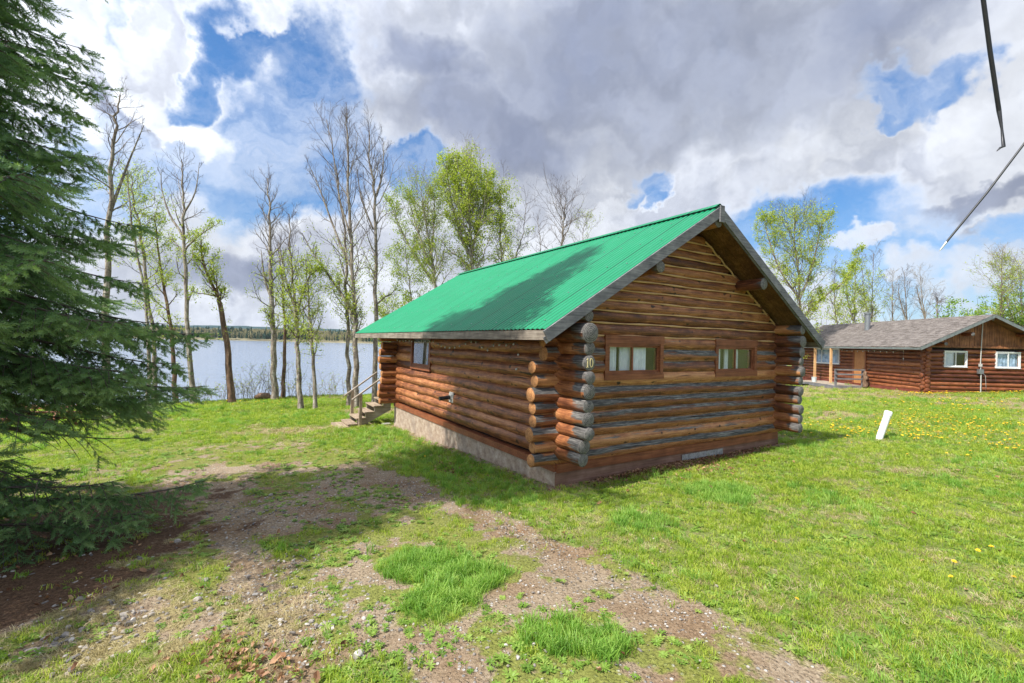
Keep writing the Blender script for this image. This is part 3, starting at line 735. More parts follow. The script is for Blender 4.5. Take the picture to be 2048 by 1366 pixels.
dl(110, lambda: rg.uniform(-6, 7), lambda: rg.uniform(-5, 3)); dl(60, lambda: rg.uniform(-1.2, -.3), lambda: rg.uniform(0, 8))
for cx, cy, s_, n in ((-1.75, 3.25, .22, 60), (-2.1, 3.35, .2, 40), (-1.6, 3.1, .2, 30), (-5.5, 5, 1.2, 120)):
    for _ in range(n): x, y = rg.normal(cx, s_), rg.normal(cy, s_*.6); P4.append((x, y, g1(x, y)+.012+rg.uniform()*.02))
P4 = np.array([p for p in P4 if not (0 < cab(p[0], p[1])[0] < 6.6 and 0 < cab(p[0], p[1])[1] < 8.5)])
tag(scatter('fallen_leaves', P4, np.stack([rg.normal(0, .4, len(P4)), rg.normal(0, .4, len(P4)), rg.uniform(0, 6.28, len(P4))], 1), rg.uniform(.6, 1.25, len(P4)), rg.integers(0, 3, len(P4)), [deadleaf(.030, 1.), deadleaf(.024, 1.6), deadleaf(.036, .7)]),
    'brown dead leaves drifted against the foot of the near cabin', 'fallen leaves', kind='stuff')

# ------------------------------------------------------------------ logs
def smooth_noise(n, amp, rr):
    k = max(3, n//4+2); c = np.array([rr.gauss(0, 1) for _ in range(k)]); return np.interp(np.linspace(0, k-1, n), np.arange(k), c)*amp
def log(mb, p, q, r0, r1, seed, wx=None, e0=1, e1=1, n=22, wob=.006, cap=True, seg=.12, flat=1., t0=None, t1=None):
    """a peeled log from p to q; wx(upness, along 0..1) gives the weathering; e0/e1 material of the cut ends"""
    rr = random.Random(seed); p = np.array(p, float); q = np.array(q, float); L = np.linalg.norm(q-p); d = (q-p)/L
    k = max(3, int(L/seg)+1); t = np.linspace(0, 1, k)
    sx = np.cross(d, (0, 0, 1.)); sx /= np.linalg.norm(sx); up = np.cross(sx, d)
    th = np.linspace(0, 2*math.pi, n, endpoint=False)
    r = r0+(r1-r0)*t+smooth_noise(k, wob*.9, rr)
    for tp, ll in ((t0, L*t), (t1, L*(1-t))):
        if tp: r = tp[2]+(r-tp[2])*sst(ll, tp[0], tp[1])
    oz = smooth_noise(k, wob*.6, rr); ox = smooth_noise(k, wob*.4, rr)
    V = np.zeros((k, n, 3)); A = np.zeros((k, n, 4)); lob = 1+.035*np.cos(2*th+rr.uniform(0, 6))+.02*np.cos(3*th+rr.uniform(0, 6))+.012*np.cos(5*th+rr.uniform(0, 6))
    for i in range(k):
        V[i] = p+d*L*t[i]+sx*(r[i]*lob*np.cos(th)+ox[i])[:, None]+up*(r[i]*lob*np.sin(th)*flat+oz[i])[:, None]
        A[i, :, 0] = L*t[i]; A[i, :, 1] = th*r[i]; A[i, :, 2] = (seed % 97)/97.
        A[i, :, 3] = 0 if wx is None else wx(np.sin(th), np.full(n, t[i]*L), L)
    f = [(i*n+j, i*n+(j+1) % n, (i+1)*n+(j+1) % n, (i+1)*n+j) for i in range(k-1) for j in range(n)]
    mb.add(V.reshape(-1, 3), f, 0, A.reshape(-1, 4))
    if cap:
        for ring, m, fl, sg in ((V[0], e0, 1, -1), (V[-1], e1, 0, 1)):
            c = ring.mean(0); inner = c+(ring-c)*.93+d*sg*.008
            a = np.zeros((2*n+1, 4)); a[:n, 0] = r0; a[n:2*n, 0] = r0*.93; a[:n, 1] = th; a[n:2*n, 1] = th; a[:, 2] = (seed % 89)/89.
            fc = []
            for j in range(n):
                j2 = (j+1) % n
                fc += [(j, n+j, n+j2, j2), (n+j, 2*n, n+j2)] if not fl else [(j, j2, n+j2, n+j), (n+j, n+j2, 2*n)]
            mb.add(np.concatenate([ring, inner, [c+d*sg*.008]]), fc, m, a)

# ------------------------------------------------------------------ near cabin
cabin = empty('log_cabin', (CX, CY, 0), YAW)
tag(cabin, 'nearest log cabin with green corrugated metal roof and number 10 on a log end', 'cabin')
W, L = 6.6, 8.53
PE, ZE, ZR, OG, VF = .678, 2.567, 5.015, .61, 10.91
K = (ZR-ZE)/(W/2+PE)
def zroof(u): return ZE+(min(u, W-u)+PE)*K
B = [.56, .77, .98, 1.20, 1.40, 1.63, 1.84, 2.07, 2.285]
A = [.46]+[(a+b)/2 for a, b in zip(B[:-1], B[1:])]+[2.18, 2.40]
AX = .11                                              # log axes stand this far inside the footprint
# foundation
f = MB(); f.box(.012, .06, .012, L, -.75, .245); f.box(.06, W, .055, .10, -.4, .2); f.box(W-.05, W, .1, L, -.4, .245); f.box(.06, W-.05, L-.05, L, -.8, .245)
f.build('foundation', m_stucco, cabin)
f = MB(); f.box(.0, W+.012, .0, .012, -.3, .232); f.box(W+.0, W+.014, .012, .4, -.3, .232); f.build('skirting', m_skirt, cabin)
f = MB()
nn_ = 60
for i in range(nn_):
    x0 = 3.12+1.32*i/nn_; x1 = 3.12+1.32*(i+1)/nn_; y0 = -.012-.012*(i % 2); 
    f.add([(x0, -.012-.010*math.cos(i*1.57), -.25), (x1, -.012-.010*math.cos((i+1)*1.57), -.25), (x1, -.012-.010*math.cos((i+1)*1.57), .20), (x0, -.012-.010*math.cos(i*1.57), .20)], [(0, 1, 2, 3)], smooth=False)
f.build('skirting_panel', m_corr, cabin)['label'] = 'grey corrugated patch in the skirting'
# sill boards under the lowest logs
f = MB(); f.box(-.015, .20, .03, L, .245, .37); f.box(.03, W-.03, -.018, .2, .232, .37); f.build('sill_board', m_trim, cabin)

# windows: (wall, a0, a1, z0, z1)
WN = [(1.03, 2.48, 1.83, 2.385), (4.14, 5.59, 1.83, 2.385)]
WL = (5.50, 6.97, 1.64, 2.46)
def spans(a, b, z, r, holes):
    out = [(a, b)]
    for (h0, h1, z0, z1) in holes:
        if z+r*.45 > z0 and z-r*.45 < z1:
            nw = []
            for (s0, s1) in out:
                if h0 > s0 and h1 < s1: nw += [(s0, h0+.02), (h1-.02, s1)]
                else: nw.append((s0, s1))
            out = nw
    return out
def wx_low(str_):    # weathered upper faces of the lower logs, dry ends
    return lambda s, l, LL: str_*np.clip(s*1.15+.05, 0, 1)
# left wall
PB = .66
wl = MB()
def wx_left(s, l, LL): return .95*sst(np.clip(.42-l, 0, 1), 0, .25)*(s > -.95)*(.55+.45*np.clip(s+.4, 0, 1))+.10*np.clip(s, 0, 1)
seed = 1
for i, z in enumerate(B):
    p = PB+random.Random(i).uniform(-.03, .03); p = .55+.02*i if i < 2 else p
    r = .142; re = [.106, .116, .100, .120, .107, .121, .102, .120, .106][i]
    for (s0, s1) in spans(-p, L+.45, z, .12, [WL]):
        first = s0 == -p
        log(wl, (AX, s0, z), (AX, s1, z), r, r*.98, seed, wx_left if first else None, 1, 1, wob=.006, t0=(p-.03, p+.15, re) if first else None, t1=(.2, .4, .108) if s1 > L else None); seed += 1
log(wl, (AX-.02, -.68, 2.53), (AX-.02, L+.5, 2.53), .158, .14, 60, wx_left, 1, 1)
log(wl, (AX+.03, -.58, 2.80), (AX+.03, L+.5, 2.80), .10, .11, 61, wx_left, 1, 1)
wl.box(.16, .22, .2, L-.2, .3, 2.6, 2)
wallL = wl.build('wall', [m_log, m_endgrey, m_dark], cabin)
# right wall
wr = MB()
for i, z in enumerate(B):
    p = .56+random.Random(i+40).uniform(-.03, .03)
    log(wr, (W-AX, -p, z), (W-AX, L+.4, z), .14, .14, 100+i, lambda s, l, LL: .9*sst(np.clip(.4-l, 0, 1), 0, .3)*(.5+.5*np.clip(s+.3, 0, 1)), 1, 1, t0=(p-.03, p+.15, .107+.01*math.sin(i*3.3)))
log(wr, (W-AX, -.58, 2.52), (W-AX, L+.5, 2.52), .14, .14, 120, wx_left, 1, 1)
log(wr, (W-AX-.03, -.58, 2.79), (W-AX-.03, L+.5, 2.79), .10, .1, 121, wx_left, 1, 1)
wr.box(W-.22, W-.16, .2, L-.2, .3, 2.6, 2)
wr.build('wall', [m_log, m_endgrey, m_dark], cabin)
# far wall
wf = MB()
for i, z in enumerate(A):
    log(wf, (-.50+.05*math.sin(i*5), L-AX, z), (W+.4, L-AX, z), .14, .14, 150+i, None, 1, 1, t0=(.44, .60, .108))
wf.box(.2, W-.2, L-.22, L-.16, .3, 2.6, 2)
wf.build('wall', [m_log, m_endwarm, m_dark], cabin)
# gable wall
wg = MB()
def wx_gable(z):
    rr = random.Random(int(z*1000)); c0 = rr.uniform(.32, .60); w0 = rr.uniform(.8, 1.6); k = [.90, .50, .88, .66, 1.0, .95, .28, .62, .78, .30][min(9, int((z-.36)/.215))] if z < 2.3 else .12
    if z > 2.3 and z < 2.75: k = .3
    def f_(s, l, LL):
        band = 1-sst(np.abs(s-c0-.12*np.sin(l*w0+c0*40)), .22, .62)
        e = 1.0*sst(np.clip(.35-l, 0, 1), .05, .25)*np.clip(s+.1, 0, 1) if z < 2.0 else 0
        return np.maximum(k*band, e)
    return f_
Z = A+[2.63, 2.85, 3.05, 3.245, 3.435, 3.63, 3.82, 4.01, 4.19, 4.36, 4.52]
for i, z in enumerate(Z):
    if z < 2.7:
        a = -.42 if z < 2.0 else -.20
        if z > 2.5: a = .1
        b_ = W+.0+(.30 if z < 2.5 else -.1)
        for (s0, s1) in spans(a, b_, z, .12, WN):
            log(wg, (s0+(0 if s0 > 0 else .04*math.sin(i*2.3)), AX, z), (s1, AX, z), .144, .142, 200+i*3+int(s0), wx_gable(z) if s0 > 0 or a != s0 else (lambda s, l, LL, g=wx_gable(z): g(s, l, LL)), 1, 1, t0=(-s0-.02, -s0+.16, .106+.012*math.sin(i*4.1)) if s0 == a and a < 0 else None, t1=(.1, .35, .105) if s1 == b_ and b_ > W else None)
    else:
        u0 = max(.12, (z+.13-ZE+.10)/K-PE); 
        log(wg, (u0, AX, z), (W-u0, AX, z), .128 if z < 4 else .115, .126 if z < 4 else .115, 200+i*3, wx_gable(z), 0, 0, wob=.005)
wg.box(.2, W-.2, .16, .22, .3, 2.7, 2)
for z0, z1 in zip(np.arange(2.7, 4.7, .1), np.arange(2.8, 4.8, .1)):
    u0 = max(.2, (z1-ZE+.10)/K-PE); wg.box(u0, W-u0, .16, .2, z0, z1, 2)
wallG = wg.build('gable_wall', [m_log, m_endwarm, m_dark], cabin)
# caulking in the grooves
ck = MB()
for z0, z1 in zip(Z[:-1], Z[1:]):
    zc = (z0+z1)/2
    if zc > 2.45:
        u0 = max(.22, (zc+.06-ZE+.10)/K-PE+.04); hh = .017
        n_ = 30; us = np.linspace(u0, W-u0, n_); ph = random.Random(int(zc*100)).uniform(0, 6)
        ck.tube([(u, AX-.108, zc+.006*math.sin(u*3+ph)) for u in us], [.017+.006*math.sin(u*7+ph) for u in us], 6, 0)
for sgn in (0, 1):
    pts = []
    for zc in np.arange(2.72, 4.55, .06):
        u0 = max(.16, (zc+.10-ZE+.12)/K-PE)+.03*math.sin(zc*31); pts.append((u0 if not sgn else W-u0, AX-.11, zc))
    ck.tube(pts, .019, 6, 0)
ck.build('caulking', m_caulk, cabin)
# thin dark caulk in the lower grooves and the zigzag seams where two walls cross
ck = MB()
for z0, z1 in zip(A[:-1], A[1:]):
    zc = (z0+z1)/2
    for s0, s1 in spans(.1, W-.16, zc, .3, WN): ck.tube([(u, AX-.098, zc+.005*math.sin(u*4+zc*9)) for u in np.linspace(s0, s1, 16)], .0095, 5)
g_, r_ = .080, .135
for ux, sg in ((W-AX, -1),):
    pts = []
    for z, kb in sorted([(z, 0) for z in B+[2.53]]+[(z, 1) for z in A]):
        if z > .5: pts.append((ux+sg*(g_ if kb else r_), AX-(r_ if kb else g_)-.002, z))
    ck.tube(pts, .011, 5)
m_seam = simple('brown_seam_caulk', (.40, .24, .12), .9, c2=(.20, .10, .045))
ck.build('seam_caulking', m_seam, cabin)
# roof ------------------------------------------------------------
SL = math.atan(K); roofL = math.hypot(W/2+PE, ZR-ZE)
def roof_sheet(side):
    dv = .1225/10; nv = int((VF+OG)/dv)+1; v = np.linspace(-OG, VF, nv); nu = 5
    t = np.linspace(0, 1, nu); T_, V_ = np.meshgrid(t, v, indexing='ij')
    h = .024*np.abs(np.sin(V_*math.pi/.1225))**.85-.010
    k = np.abs(((V_+OG) % .98)-.49)*0+1   # lap lines
    u = -PE-.035+(W/2+PE+.035)*T_; z = ZE+(u+PE)*K+.012
    nx_, nz_ = -math.sin(SL), math.cos(SL)
    U = u+nx_*h; Zz = z+nz_*h
    if side: U = W-U
    vv = np.stack([U.ravel(), V_.ravel(), Zz.ravel()], 1)
    i = (np.arange(nu-1)[:, None]*nv+np.arange(nv-1)[None]).ravel()
    return vv, np.stack([i, i+1, i+nv+1, i+nv], 1)
va, fa = roof_sheet(0); vb, fb_ = roof_sheet(1)
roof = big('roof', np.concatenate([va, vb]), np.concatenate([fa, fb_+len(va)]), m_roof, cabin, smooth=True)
rc = MB()
for s_ in (-1, 1):
    rc.bar((W/2+s_*.07, -OG-.01, ZR+.022), (W/2+s_*.07, VF+.01, ZR+.022), .15, .006, up=(s_*math.sin(SL), 0, math.cos(SL)))
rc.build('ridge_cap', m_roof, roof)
scw = MB()
for side in (0, 1):
    for u in (-.5, .35, 1.2, 2.05, 2.9):
        for j in range(23):
            v = -OG+.30+j*.49+.012*math.sin(j*7+u*3); zz_ = ZE+(u+PE)*K+.012+.016; uu = u-math.sin(SL)*.016
            x = W-uu if side else uu
            scw.add([(x-.011, v-.011, zz_), (x+.011, v-.011, zz_+(-.014 if side else .014)*0), (x+.011, v+.011, zz_), (x-.011, v+.011, zz_), (x, v, zz_+.014)], [(0, 1, 4), (1, 2, 4), (2, 3, 4), (3, 0, 4)], smooth=False)
scr = scw.build('screws', m_galv, roof); scr['kind'] = 'stuff'
# deck boards under the metal, seen from the gable as soffit
for side in (0, 1):
    sf = MB(); vs_ = np.arange(-OG+.0, .30, .145)
    for j, v0 in enumerate(vs_):
        u0, u1 = -PE, W/2-.003
        v1 = v0+.137; z_ = lambda u: ZE+(u+PE)*K-.012
        P_ = [(u0, v0, z_(u0)), (u1, v0, z_(u1)), (u1, v1, z_(u1)), (u0, v1, z_(u0))]
        q = [(a, b, c) for a, b, c in P_]+[(a, b, c-.028-.004*(j % 2)) for a, b, c in P_]
        if side: q = [(W-a, b, c) for a, b, c in q]
        sf.add(q, [(0, 1, 2, 3), (7, 6, 5, 4), (0, 4, 5, 1), (1, 5, 6, 2), (2, 6, 7, 3), (3, 7, 4, 0)], smooth=False)
    P_ = [(-PE, .30, ZE-.012), (W/2-.003, .30, ZR-.012), (W/2-.003, VF, ZR-.012), (-PE, VF, ZE-.012)]
    q = P_+[(a, b, c-.028) for a, b, c in P_]
    if side: q = [(W-a, b, c) for a, b, c in q]
    sf.add(q, [(0, 1, 2, 3), (7, 6, 5, 4), (0, 4, 5, 1), (1, 5, 6, 2), (2, 6, 7, 3), (3, 7, 4, 0)], smooth=False)
    sf.build('soffit', m_soffit, roof)
for side in (0, 1):
    for vv_, o_ in ((-OG, -1), (VF, 1)):
        fs = MB()
        a = np.array((-PE-.03, vv_+o_*.022, ZE-.03*K-.095)); b_ = np.array((W/2-.0+.0, vv_+o_*.022, ZE+(W/2+PE)*K-.095))
        if side: a[0] = W-a[0]; b_[0] = W-b_[0]
        fs.bar(a, b_, .034, .175)
        dn = np.array((0, -o_*.028, -.062)); fs.bar(a+dn, b_+dn, .02, .10)
        fs.build('bargeboard', m_fascia, roof)
    fe = MB(); x = -PE-.012 if not side else W+PE+.012
    fe.box(x-.017, x+.017, -OG-.0, VF, ZE-.165, ZE-.022); fe.build('fascia', m_fasciaY, roof)
fs = MB(); fs.box(W/2-.062, W/2+.062, -OG-.066, -OG-.041, ZR-.30, ZR+.012); fs.build('ridge_block', m_fascia, roof)
for (u, z, r, s_) in ((W/2, 4.72, .10, 300), (1.72, 3.72, .115, 301), (W-1.72, 3.70, .115, 302)):
    pm = MB(); log(pm, (u, -.585, z), (u, 9.5, z), r, r, s_, lambda s, l, LL: .6*sst(np.clip(.3-l, 0, 1), 0, .3), 1, 1)
    pm.build('purlin', [m_log, m_endgrey], cabin)
# wasp-nest-like moss at the apex
# windows ---------------------------------------------------------
def window(x0, x1, z0, z1, wallside, parent, split=.40, curt=(), trim=.065, fm=None, sash=True, depth=.0, head=.14, sill=.10):
    """built in a local frame: a along the wall, o outward; wallside 'g' gable (o=-v) or 'l' left wall (o=-u)"""
    def P(a, o, z): return (a, -o, z) if wallside == 'g' else (-o, a, z)
    def bx(mb, a0, a1, o0, o1, c0, c1, m=0):
        p = P(a0, o0, c0); q = P(a1, o1, c1)
        mb.box(min(p[0], q[0]), max(p[0], q[0]), min(p[1], q[1]), max(p[1], q[1]), c0, c1, m)
    o1 = .035+depth
    root = MB()
    bx(root, x0-.02, x0+trim, -.12, o1, z0, z1); bx(root, x1-trim, x1+.02, -.12, o1, z0, z1)
    bx(root, x0-.03, x1+.03, -.12, o1+.006, z1, z1+head); bx(root, x0-.03, x1+.03, -.12, o1+.012, z0-sill, z0)
    bx(root, x0+trim, x1-trim, -.12, o1-.01, z1-.035, z1); bx(root, x0+trim, x1-trim, -.12, o1-.008, z0, z0+.03)
    w_ = root.build('window', fm or m_trim, parent)
    a0, a1, c0, c1 = x0+trim, x1-trim, z0+.03, z1-.035
    am = a0+(a1-a0)*split
    fr = MB(); t = .035
    def frame(b0, b1, o):
        bx(fr, b0, b0+t, o-.025, o, c0, c1); bx(fr, b1-t, b1, o-.025, o, c0, c1)
        bx(fr, b0+t, b1-t, o-.025, o, c1-t, c1); bx(fr, b0+t, b1-t, o-.025, o, c0, c0+t)
    if sash:
        frame(a0, am+t, o1-.020); frame(am, a1, o1-.050)
    else: frame(a0, a1, o1-.02)
    fr.build('frame', fm or m_trim, w_)
    pn = MB()
    og = o1-.062 if sash else o1-.034
    if sash: bx(pn, a0+t, am, o1-.036, o1-.032, c0+t, c1-t); bx(pn, am+t, a1-t, o1-.066, o1-.062, c0+t, c1-t)
    else: bx(pn, a0+t, a1-t, o1-.036, o1-.032, c0+t, c1-t)
    pn.build('pane', m_glass, w_)
    bk = MB(); bx(bk, a0-.05, a1+.05, -.45, -.44, c0-.2, c1+.1, 0); bk.build('interior', m_dark, w_)
    for (b0, b1, mt) in curt:
        cm = MB(); n_ = 40; V = []; 
        for i in range(n_+1):
            a = a0+(a1-a0)*(b0+(b1-b0)*i/n_); o = -.10+.022*math.sin(i*1.1+b0*9)+.01*math.sin(i*2.7)
            V += [P(a, o, c0-.03), P(a, o, c1+.02)]
        cm.add(V, [(2*i, 2*i+2, 2*i+3, 2*i+1) for i in range(n_)]); cm.build('curtain', mt, w_)
    return w_
window(*WN[0], 'g', cabin, .44, [(.0, .22, m_curt), (.28, .42, m_curt), (.45, .80, m_curt)])
window(*WN[1], 'g', cabin, .46, [(.0, .18, m_curt), (.30, .38, m_curt), (.56, .66, m_curt)])
window(*WL, 'l', cabin, .5, [(.0, .2, m_curt)], trim=.09, sash=False)
# vent
vm_ = MB(); vm_.box(-.035, -.005, 3.98, 4.20, .90, 1.14); vm_.box(-.06, -.035, 4.02, 4.16, .95, 1.09)
vp = vm_.build('vent', m_plate, cabin)
vm_ = MB(); vm_.tube([(-.06, 4.09, 1.02), (-.16, 4.09, 1.015), (-.31, 4.09, 1.0)], .045, 14); vm_.tube([(-.31, 4.09, 1.0), (-.33, 4.09, .999)], .050, 14)
vm_.build('vent_pipe', m_darkmetal, vp)
# house number
num = MB()
hz = B[7]; fy = -(PB+random.Random(7).uniform(-.03, .03))-.0085
def numq(pts, m=0):
    k = len(pts); v = [(AX+x, fy-.006, hz+z) for x, z in pts]+[(AX+x, fy+.002, hz+z) for x, z in pts]
    num.add(v, [list(range(k))[::-1]]+[(i, (i+1) % k, (i+1) % k+k, i+k) for i in range(k)], smooth=False)
numq([(-.052, -.062), (-.036, -.062), (-.036, .068), (-.043, .068), (-.052, .058)])
numq([(-.066, .048), (-.0525, .057), (-.0525, .046), (-.066, .041)])
numq([(-.068, -.070), (-.020, -.070), (-.020, -.0625), (-.068, -.0625)])
th = np.linspace(0, 2*math.pi, 28, endpoint=False); cx0 = .030
o_ = [(cx0+.036*math.cos(t), .070*math.sin(t)) for t in th]; i_ = [(cx0+.017*math.cos(t), .058*math.sin(t)) for t in th]
v = [(AX+x, fy-.006, hz+z) for x, z in o_]+[(AX+x, fy-.006, hz+z) for x, z in i_]+[(AX+x, fy+.002, hz+z) for x, z in o_]
num.add(v, [(i, 28+i, 28+(i+1) % 28, (i+1) % 28) for i in range(28)]+[(i, (i+1) % 28, (i+1) % 28+56, i+56) for i in range(28)], smooth=False)
num.build('house_number', m_gold, cabin)
# vertical conduit board on the near corner of the left wall
cb = MB(); cb.box(-.055, -.015, .20, .255, 2.02, 2.42); cb.build('corner_batten', m_trim, cabin)
dk = MB(); dk.box(1.2, W-1.2, L+.05, VF-.4, .12, .26)
for x in (1.4, W-1.4): dk.box(x-.07, x+.07, VF-.6, VF-.46, -.9, .12); dk.box(x-.07, x+.07, VF-.6, VF-.46, .26, 3.3)
dk.build('porch', m_plankx, cabin)

# string lights hanging under the left eave
sl_ = empty('string_lights', (CX, CY, 0), YAW); tag(sl_, 'string of small clear bulbs sagging under the green roof eave', 'string lights')
path = []
hooks = [(8.3, 2.40), (7.2, 2.38), (5.9, 2.38), (5.3, 2.38), (4.15, 2.22), (3.1, 2.38), (2.75, 2.37), (2.35, 2.20), (1.95, 2.36), (1.55, 2.33), (1.2, 2.36), (1.12, 2.30), (1.12, 1.76)]
for (a, z0), (b_, z1) in zip(hooks[:-1], hooks[1:]):
    for t in np.linspace(0, 1, 9)[:-1]: path.append((-.065, a+(b_-a)*t, z0+(z1-z0)*t-.05*abs(b_-a)*4*t*(1-t)*.6))
path.append((-.065, 1.12, 1.76))
wm = MB(); wm.tube(path, .004, 5); wm.build('wire', m_wire, sl_)
Lp = np.concatenate([[0], np.cumsum(np.linalg.norm(np.diff(np.array(path), axis=0), axis=1))])
proto = None; rr_ = random.Random(3)
for d in np.arange(.15, Lp[-1], .27):
    p = [np.interp(d, Lp, [q[i] for q in path]) for i in range(3)]
    if proto is None:
        bmb = MB(); bmb.tube([(0, 0, 0), (0, 0, -.02)], .009, 7, 0); bmb.tube([(0, 0, -.02), (0, 0, -.032), (0, 0, -.048), (0, 0, -.062)], [.012, .019, .016, .004], 8, 1)
        o = proto = bmb.build('bulb', [m_wire, m_bulb], sl_)
    else:
        o = proto.copy(); col.objects.link(o); o.parent = sl_
    o.location = p; o.rotation_euler = (rr_.uniform(-.6, .6), rr_.uniform(-.5, .5), 0)

# ------------------------------------------------------------------ wooden stairs at the porch
st = empty('wooden_stairs', (CX, CY, 0), YAW); tag(st, 'short wooden staircase with handrails climbing to the cabin porch', 'stairs')
v0, v1 = 9.05, 10.05
zt = [-.30, -.12, .06, .24, .42]
us = [-1.28, -1.02, -.76, -.48, -.20]
zt = [-.33, -.16, .02, .20, .37]
for i, (u, z) in enumerate(zip(us, zt)):
    tm = MB(); tm.box(u-.02, u+.28, v0-.04, v1+.04, z-.038, z); tm.build('tread', m_plank, st)
for v in (v0+.02, v1-.02):
    sm_ = MB()
    pts = [(us[0]+.02, -.42)]
    for u, z in zip(us[1:], zt[1:]): pts += [(u+.005, zt[us.index(u)-1]-.04), (u+.005, z-.04)]
    pts += [(us[-1]+.26, zt[-1]-.04), (us[-1]+.26, zt[-1]-.32), (us[1]+.1, -.46)]
    k = len(pts); vv = [(x, v-.02, z) for x, z in pts]+[(x, v+.02, z) for x, z in pts]
    sm_.add(vv, [list(range(k)), list(range(k, 2*k))[::-1]]+[(i, i+k, (i+1) % k+k, (i+1) % k) for i in range(k)], smooth=False)
    sm_.build('stringer', m_plankx, st)
for v in (v0-.07, v1+.07):
    pm = MB(); pm.box(-.98, -.89, v-.045, v+.045, -.5, .60); pm.build('post', m_plank, st)
    hm = MB(); hm.bar((-1.20, v, .44), (-.12, v, 1.22), .085, .04); hm.build('handrail', m_plankx, st)
lw = MB(); lw.box(-1.62, -1.22, v0-.1, v1, -.47, -.405); lw.build('landing_board', m_plank, st)
bl = MB(); bl.box(-.25, .0, 8.75, 9.0, -.52, -.36); bl.box(-.62, -.40, 8.72, 8.9, -.5, -.40)
tag(bl.build('concrete_blocks', m_concrete, None), 'grey concrete rubble lying between the stairs and the cabin', 'rubble', kind='stuff')
bo = bpy.data.objects['concrete_blocks']; bo.location = (CX, CY, 0); bo.rotation_euler = (0, 0, YAW); bo.name = 'rubble'

# ------------------------------------------------------------------ white vent pipe in the lawn
pp = empty('white_pipe', (9.15, 11.58, g1(9.15, 11.58))); tag(pp, 'leaning white plastic pipe with a cap sticking out of the right lawn', 'pipe')
b_ = MB(); b_.tube([(0, 0, -.1), (.27, .02, .66)], .074, 20); b_.build('tube', m_pvc, pp)
b_ = MB(); b_.tube([(.245, .018, .585), (.255, .019, .61), (.277, .0203, .69), (.282, .0206, .71)], [.080, .084, .084, .070], 20); b_.build('cap', m_pvc, pp)

# ------------------------------------------------------------------ cut cables overhead
def cable(name, label, pts, r, bare, rb, hook=None):
    c = empty(name, pts[0]); tag(c, label, 'cable')
    P0 = np.array(pts[0]); P_ = [np.array(p)-P0 for p in pts]
    b = MB(); b.tube(P_, r, 8); b.build('sheath', m_black, c)
    b = MB(); b.tube([np.array(p)-P0 for p in bare], rb, 6); b.build('bare_end', m_alu if hook is None else m_darkmetal, c)
def A_(x, y, d): r_ = ray(x, y); return r_*d/r_[1]+np.array([0, 0, CAMZ])
p1 = A_(1998, 222, 2.6); p0 = A_(1964, -20, 2.5); dd_ = (p0-p1)
cable('cut_cable', 'thicker black cut cable hanging down nearly upright with a frayed end',
      [p1, p1+dd_*.5+np.array((-.003, 0, 0)), p0, p0+dd_*1.0+np.array((.0, -.05, .03)), p0+dd_*3+np.array((-.3, -.5, .5))], .0105,
      [p1, p1+np.array((.018, 0, -.10)), p1+np.array((.030, 0, -.20)), p1+np.array((.012, 0, -.205)), p1+np.array((-.008, 0, -.225))], [.011, .006, .009, .006, .002], 1)
p1 = A_(1893, 484, 4.2); p0 = A_(2060, 272, 4.0); dd_ = (p0-p1)
cable('cut_cable', 'thin black cut cable slanting in from the right with a bright bare tip',
      [p1, p1+dd_*.5+np.array((0, 0, -.02)), p0, p0+dd_*2+np.array((0, 0, .15)), p0+dd_*6+np.array((0, 0, 1.))], .009,
      [p1, p1-dd_*.07, p1-dd_*.09], [.010, .007, .002])

# ------------------------------------------------------------------ second cabin
Y2, X2, YY2 = -.057, 21.8, 24.5
W2, L2 = 5.5, 12.9; Z0 = -.05
c2 = empty('log_cabin', (X2, YY2, 0), Y2); tag(c2, 'farther log cabin with grey cedar shake roof and white framed windows', 'cabin')
f = MB(); f.box(0, .05, .0, L2, -.6, .32); f.box(.05, W2, .0, .05, -.6, .20); f.build('foundation', m_redbase, c2)
zz2 = [.37+.215*i for i in range(11)]
WG2 = [(.93, 2.03, 1.62, 2.43), (3.50, 4.66, 1.62, 2.43)]
WL2 = [(7.0, 9.8, 1.40, 2.44), (4.5, 5.5, .3, 2.42)]
a_ = MB(); 
def wx2(s, l, LL): return .62*np.clip(s, 0, 1)
for i, z in enumerate(zz2):
    for s0, s1 in spans(-.22+.04*math.sin(i*3), L2, z, .12, WL2): log(a_, (.1, s0+(.16 if s0 < 0 else 0), z), (.1, s1, z), .12, .118, 400+i*2+int(s0), (lambda s, l, LL: .35*np.clip(s, 0, 1)), 0, 1, n=14, seg=.4)
a_.box(.14, .2, .2, L2, .2, 2.6, 2); a_.build('wall', [m_logfar, m_endgrey, m_dark], c2)
a_ = MB()
for i, z in enumerate(zz2):
    z += -.10
    for s0, s1 in spans(-.22+.05*math.sin(i*4+1), W2+.22, z, .12, WG2): log(a_, (s0+(.14 if s0 < 0 else 0), .1, z), (s1, .1, z), .12, .118, 440+i*2+int(s0), wx2, 0, 1, n=14, seg=.4)
a_.box(.2, W2-.2, .14, .2, .2, 2.6, 2); a_.build('gable_wall', [m_logfar, m_endgrey, m_dark], c2)
OE2, OG2, ZE2, ZR2, VF2 = .83, .73, 2.60, 4.34, 13.5
K2 = (ZR2-ZE2)/(W2/2+OE2)
a_ = MB()
n_ = 44
for i in range(n_):
    x0 = .05+(W2-.1)*i/n_; x1 = .05+(W2-.1)*(i+1)/n_-.012; xm_ = min(x0, W2-x1); zt_ = ZE2+(xm_+OE2)*K2-.06
    a_.box(x0, x1, -.045-.004*(i % 3), -.015, 2.72, zt_)
a_.box(-.05, W2+.05, -.10, -.045, 2.62, 2.72)
a_.build('gable_boards', m_vboard, c2)
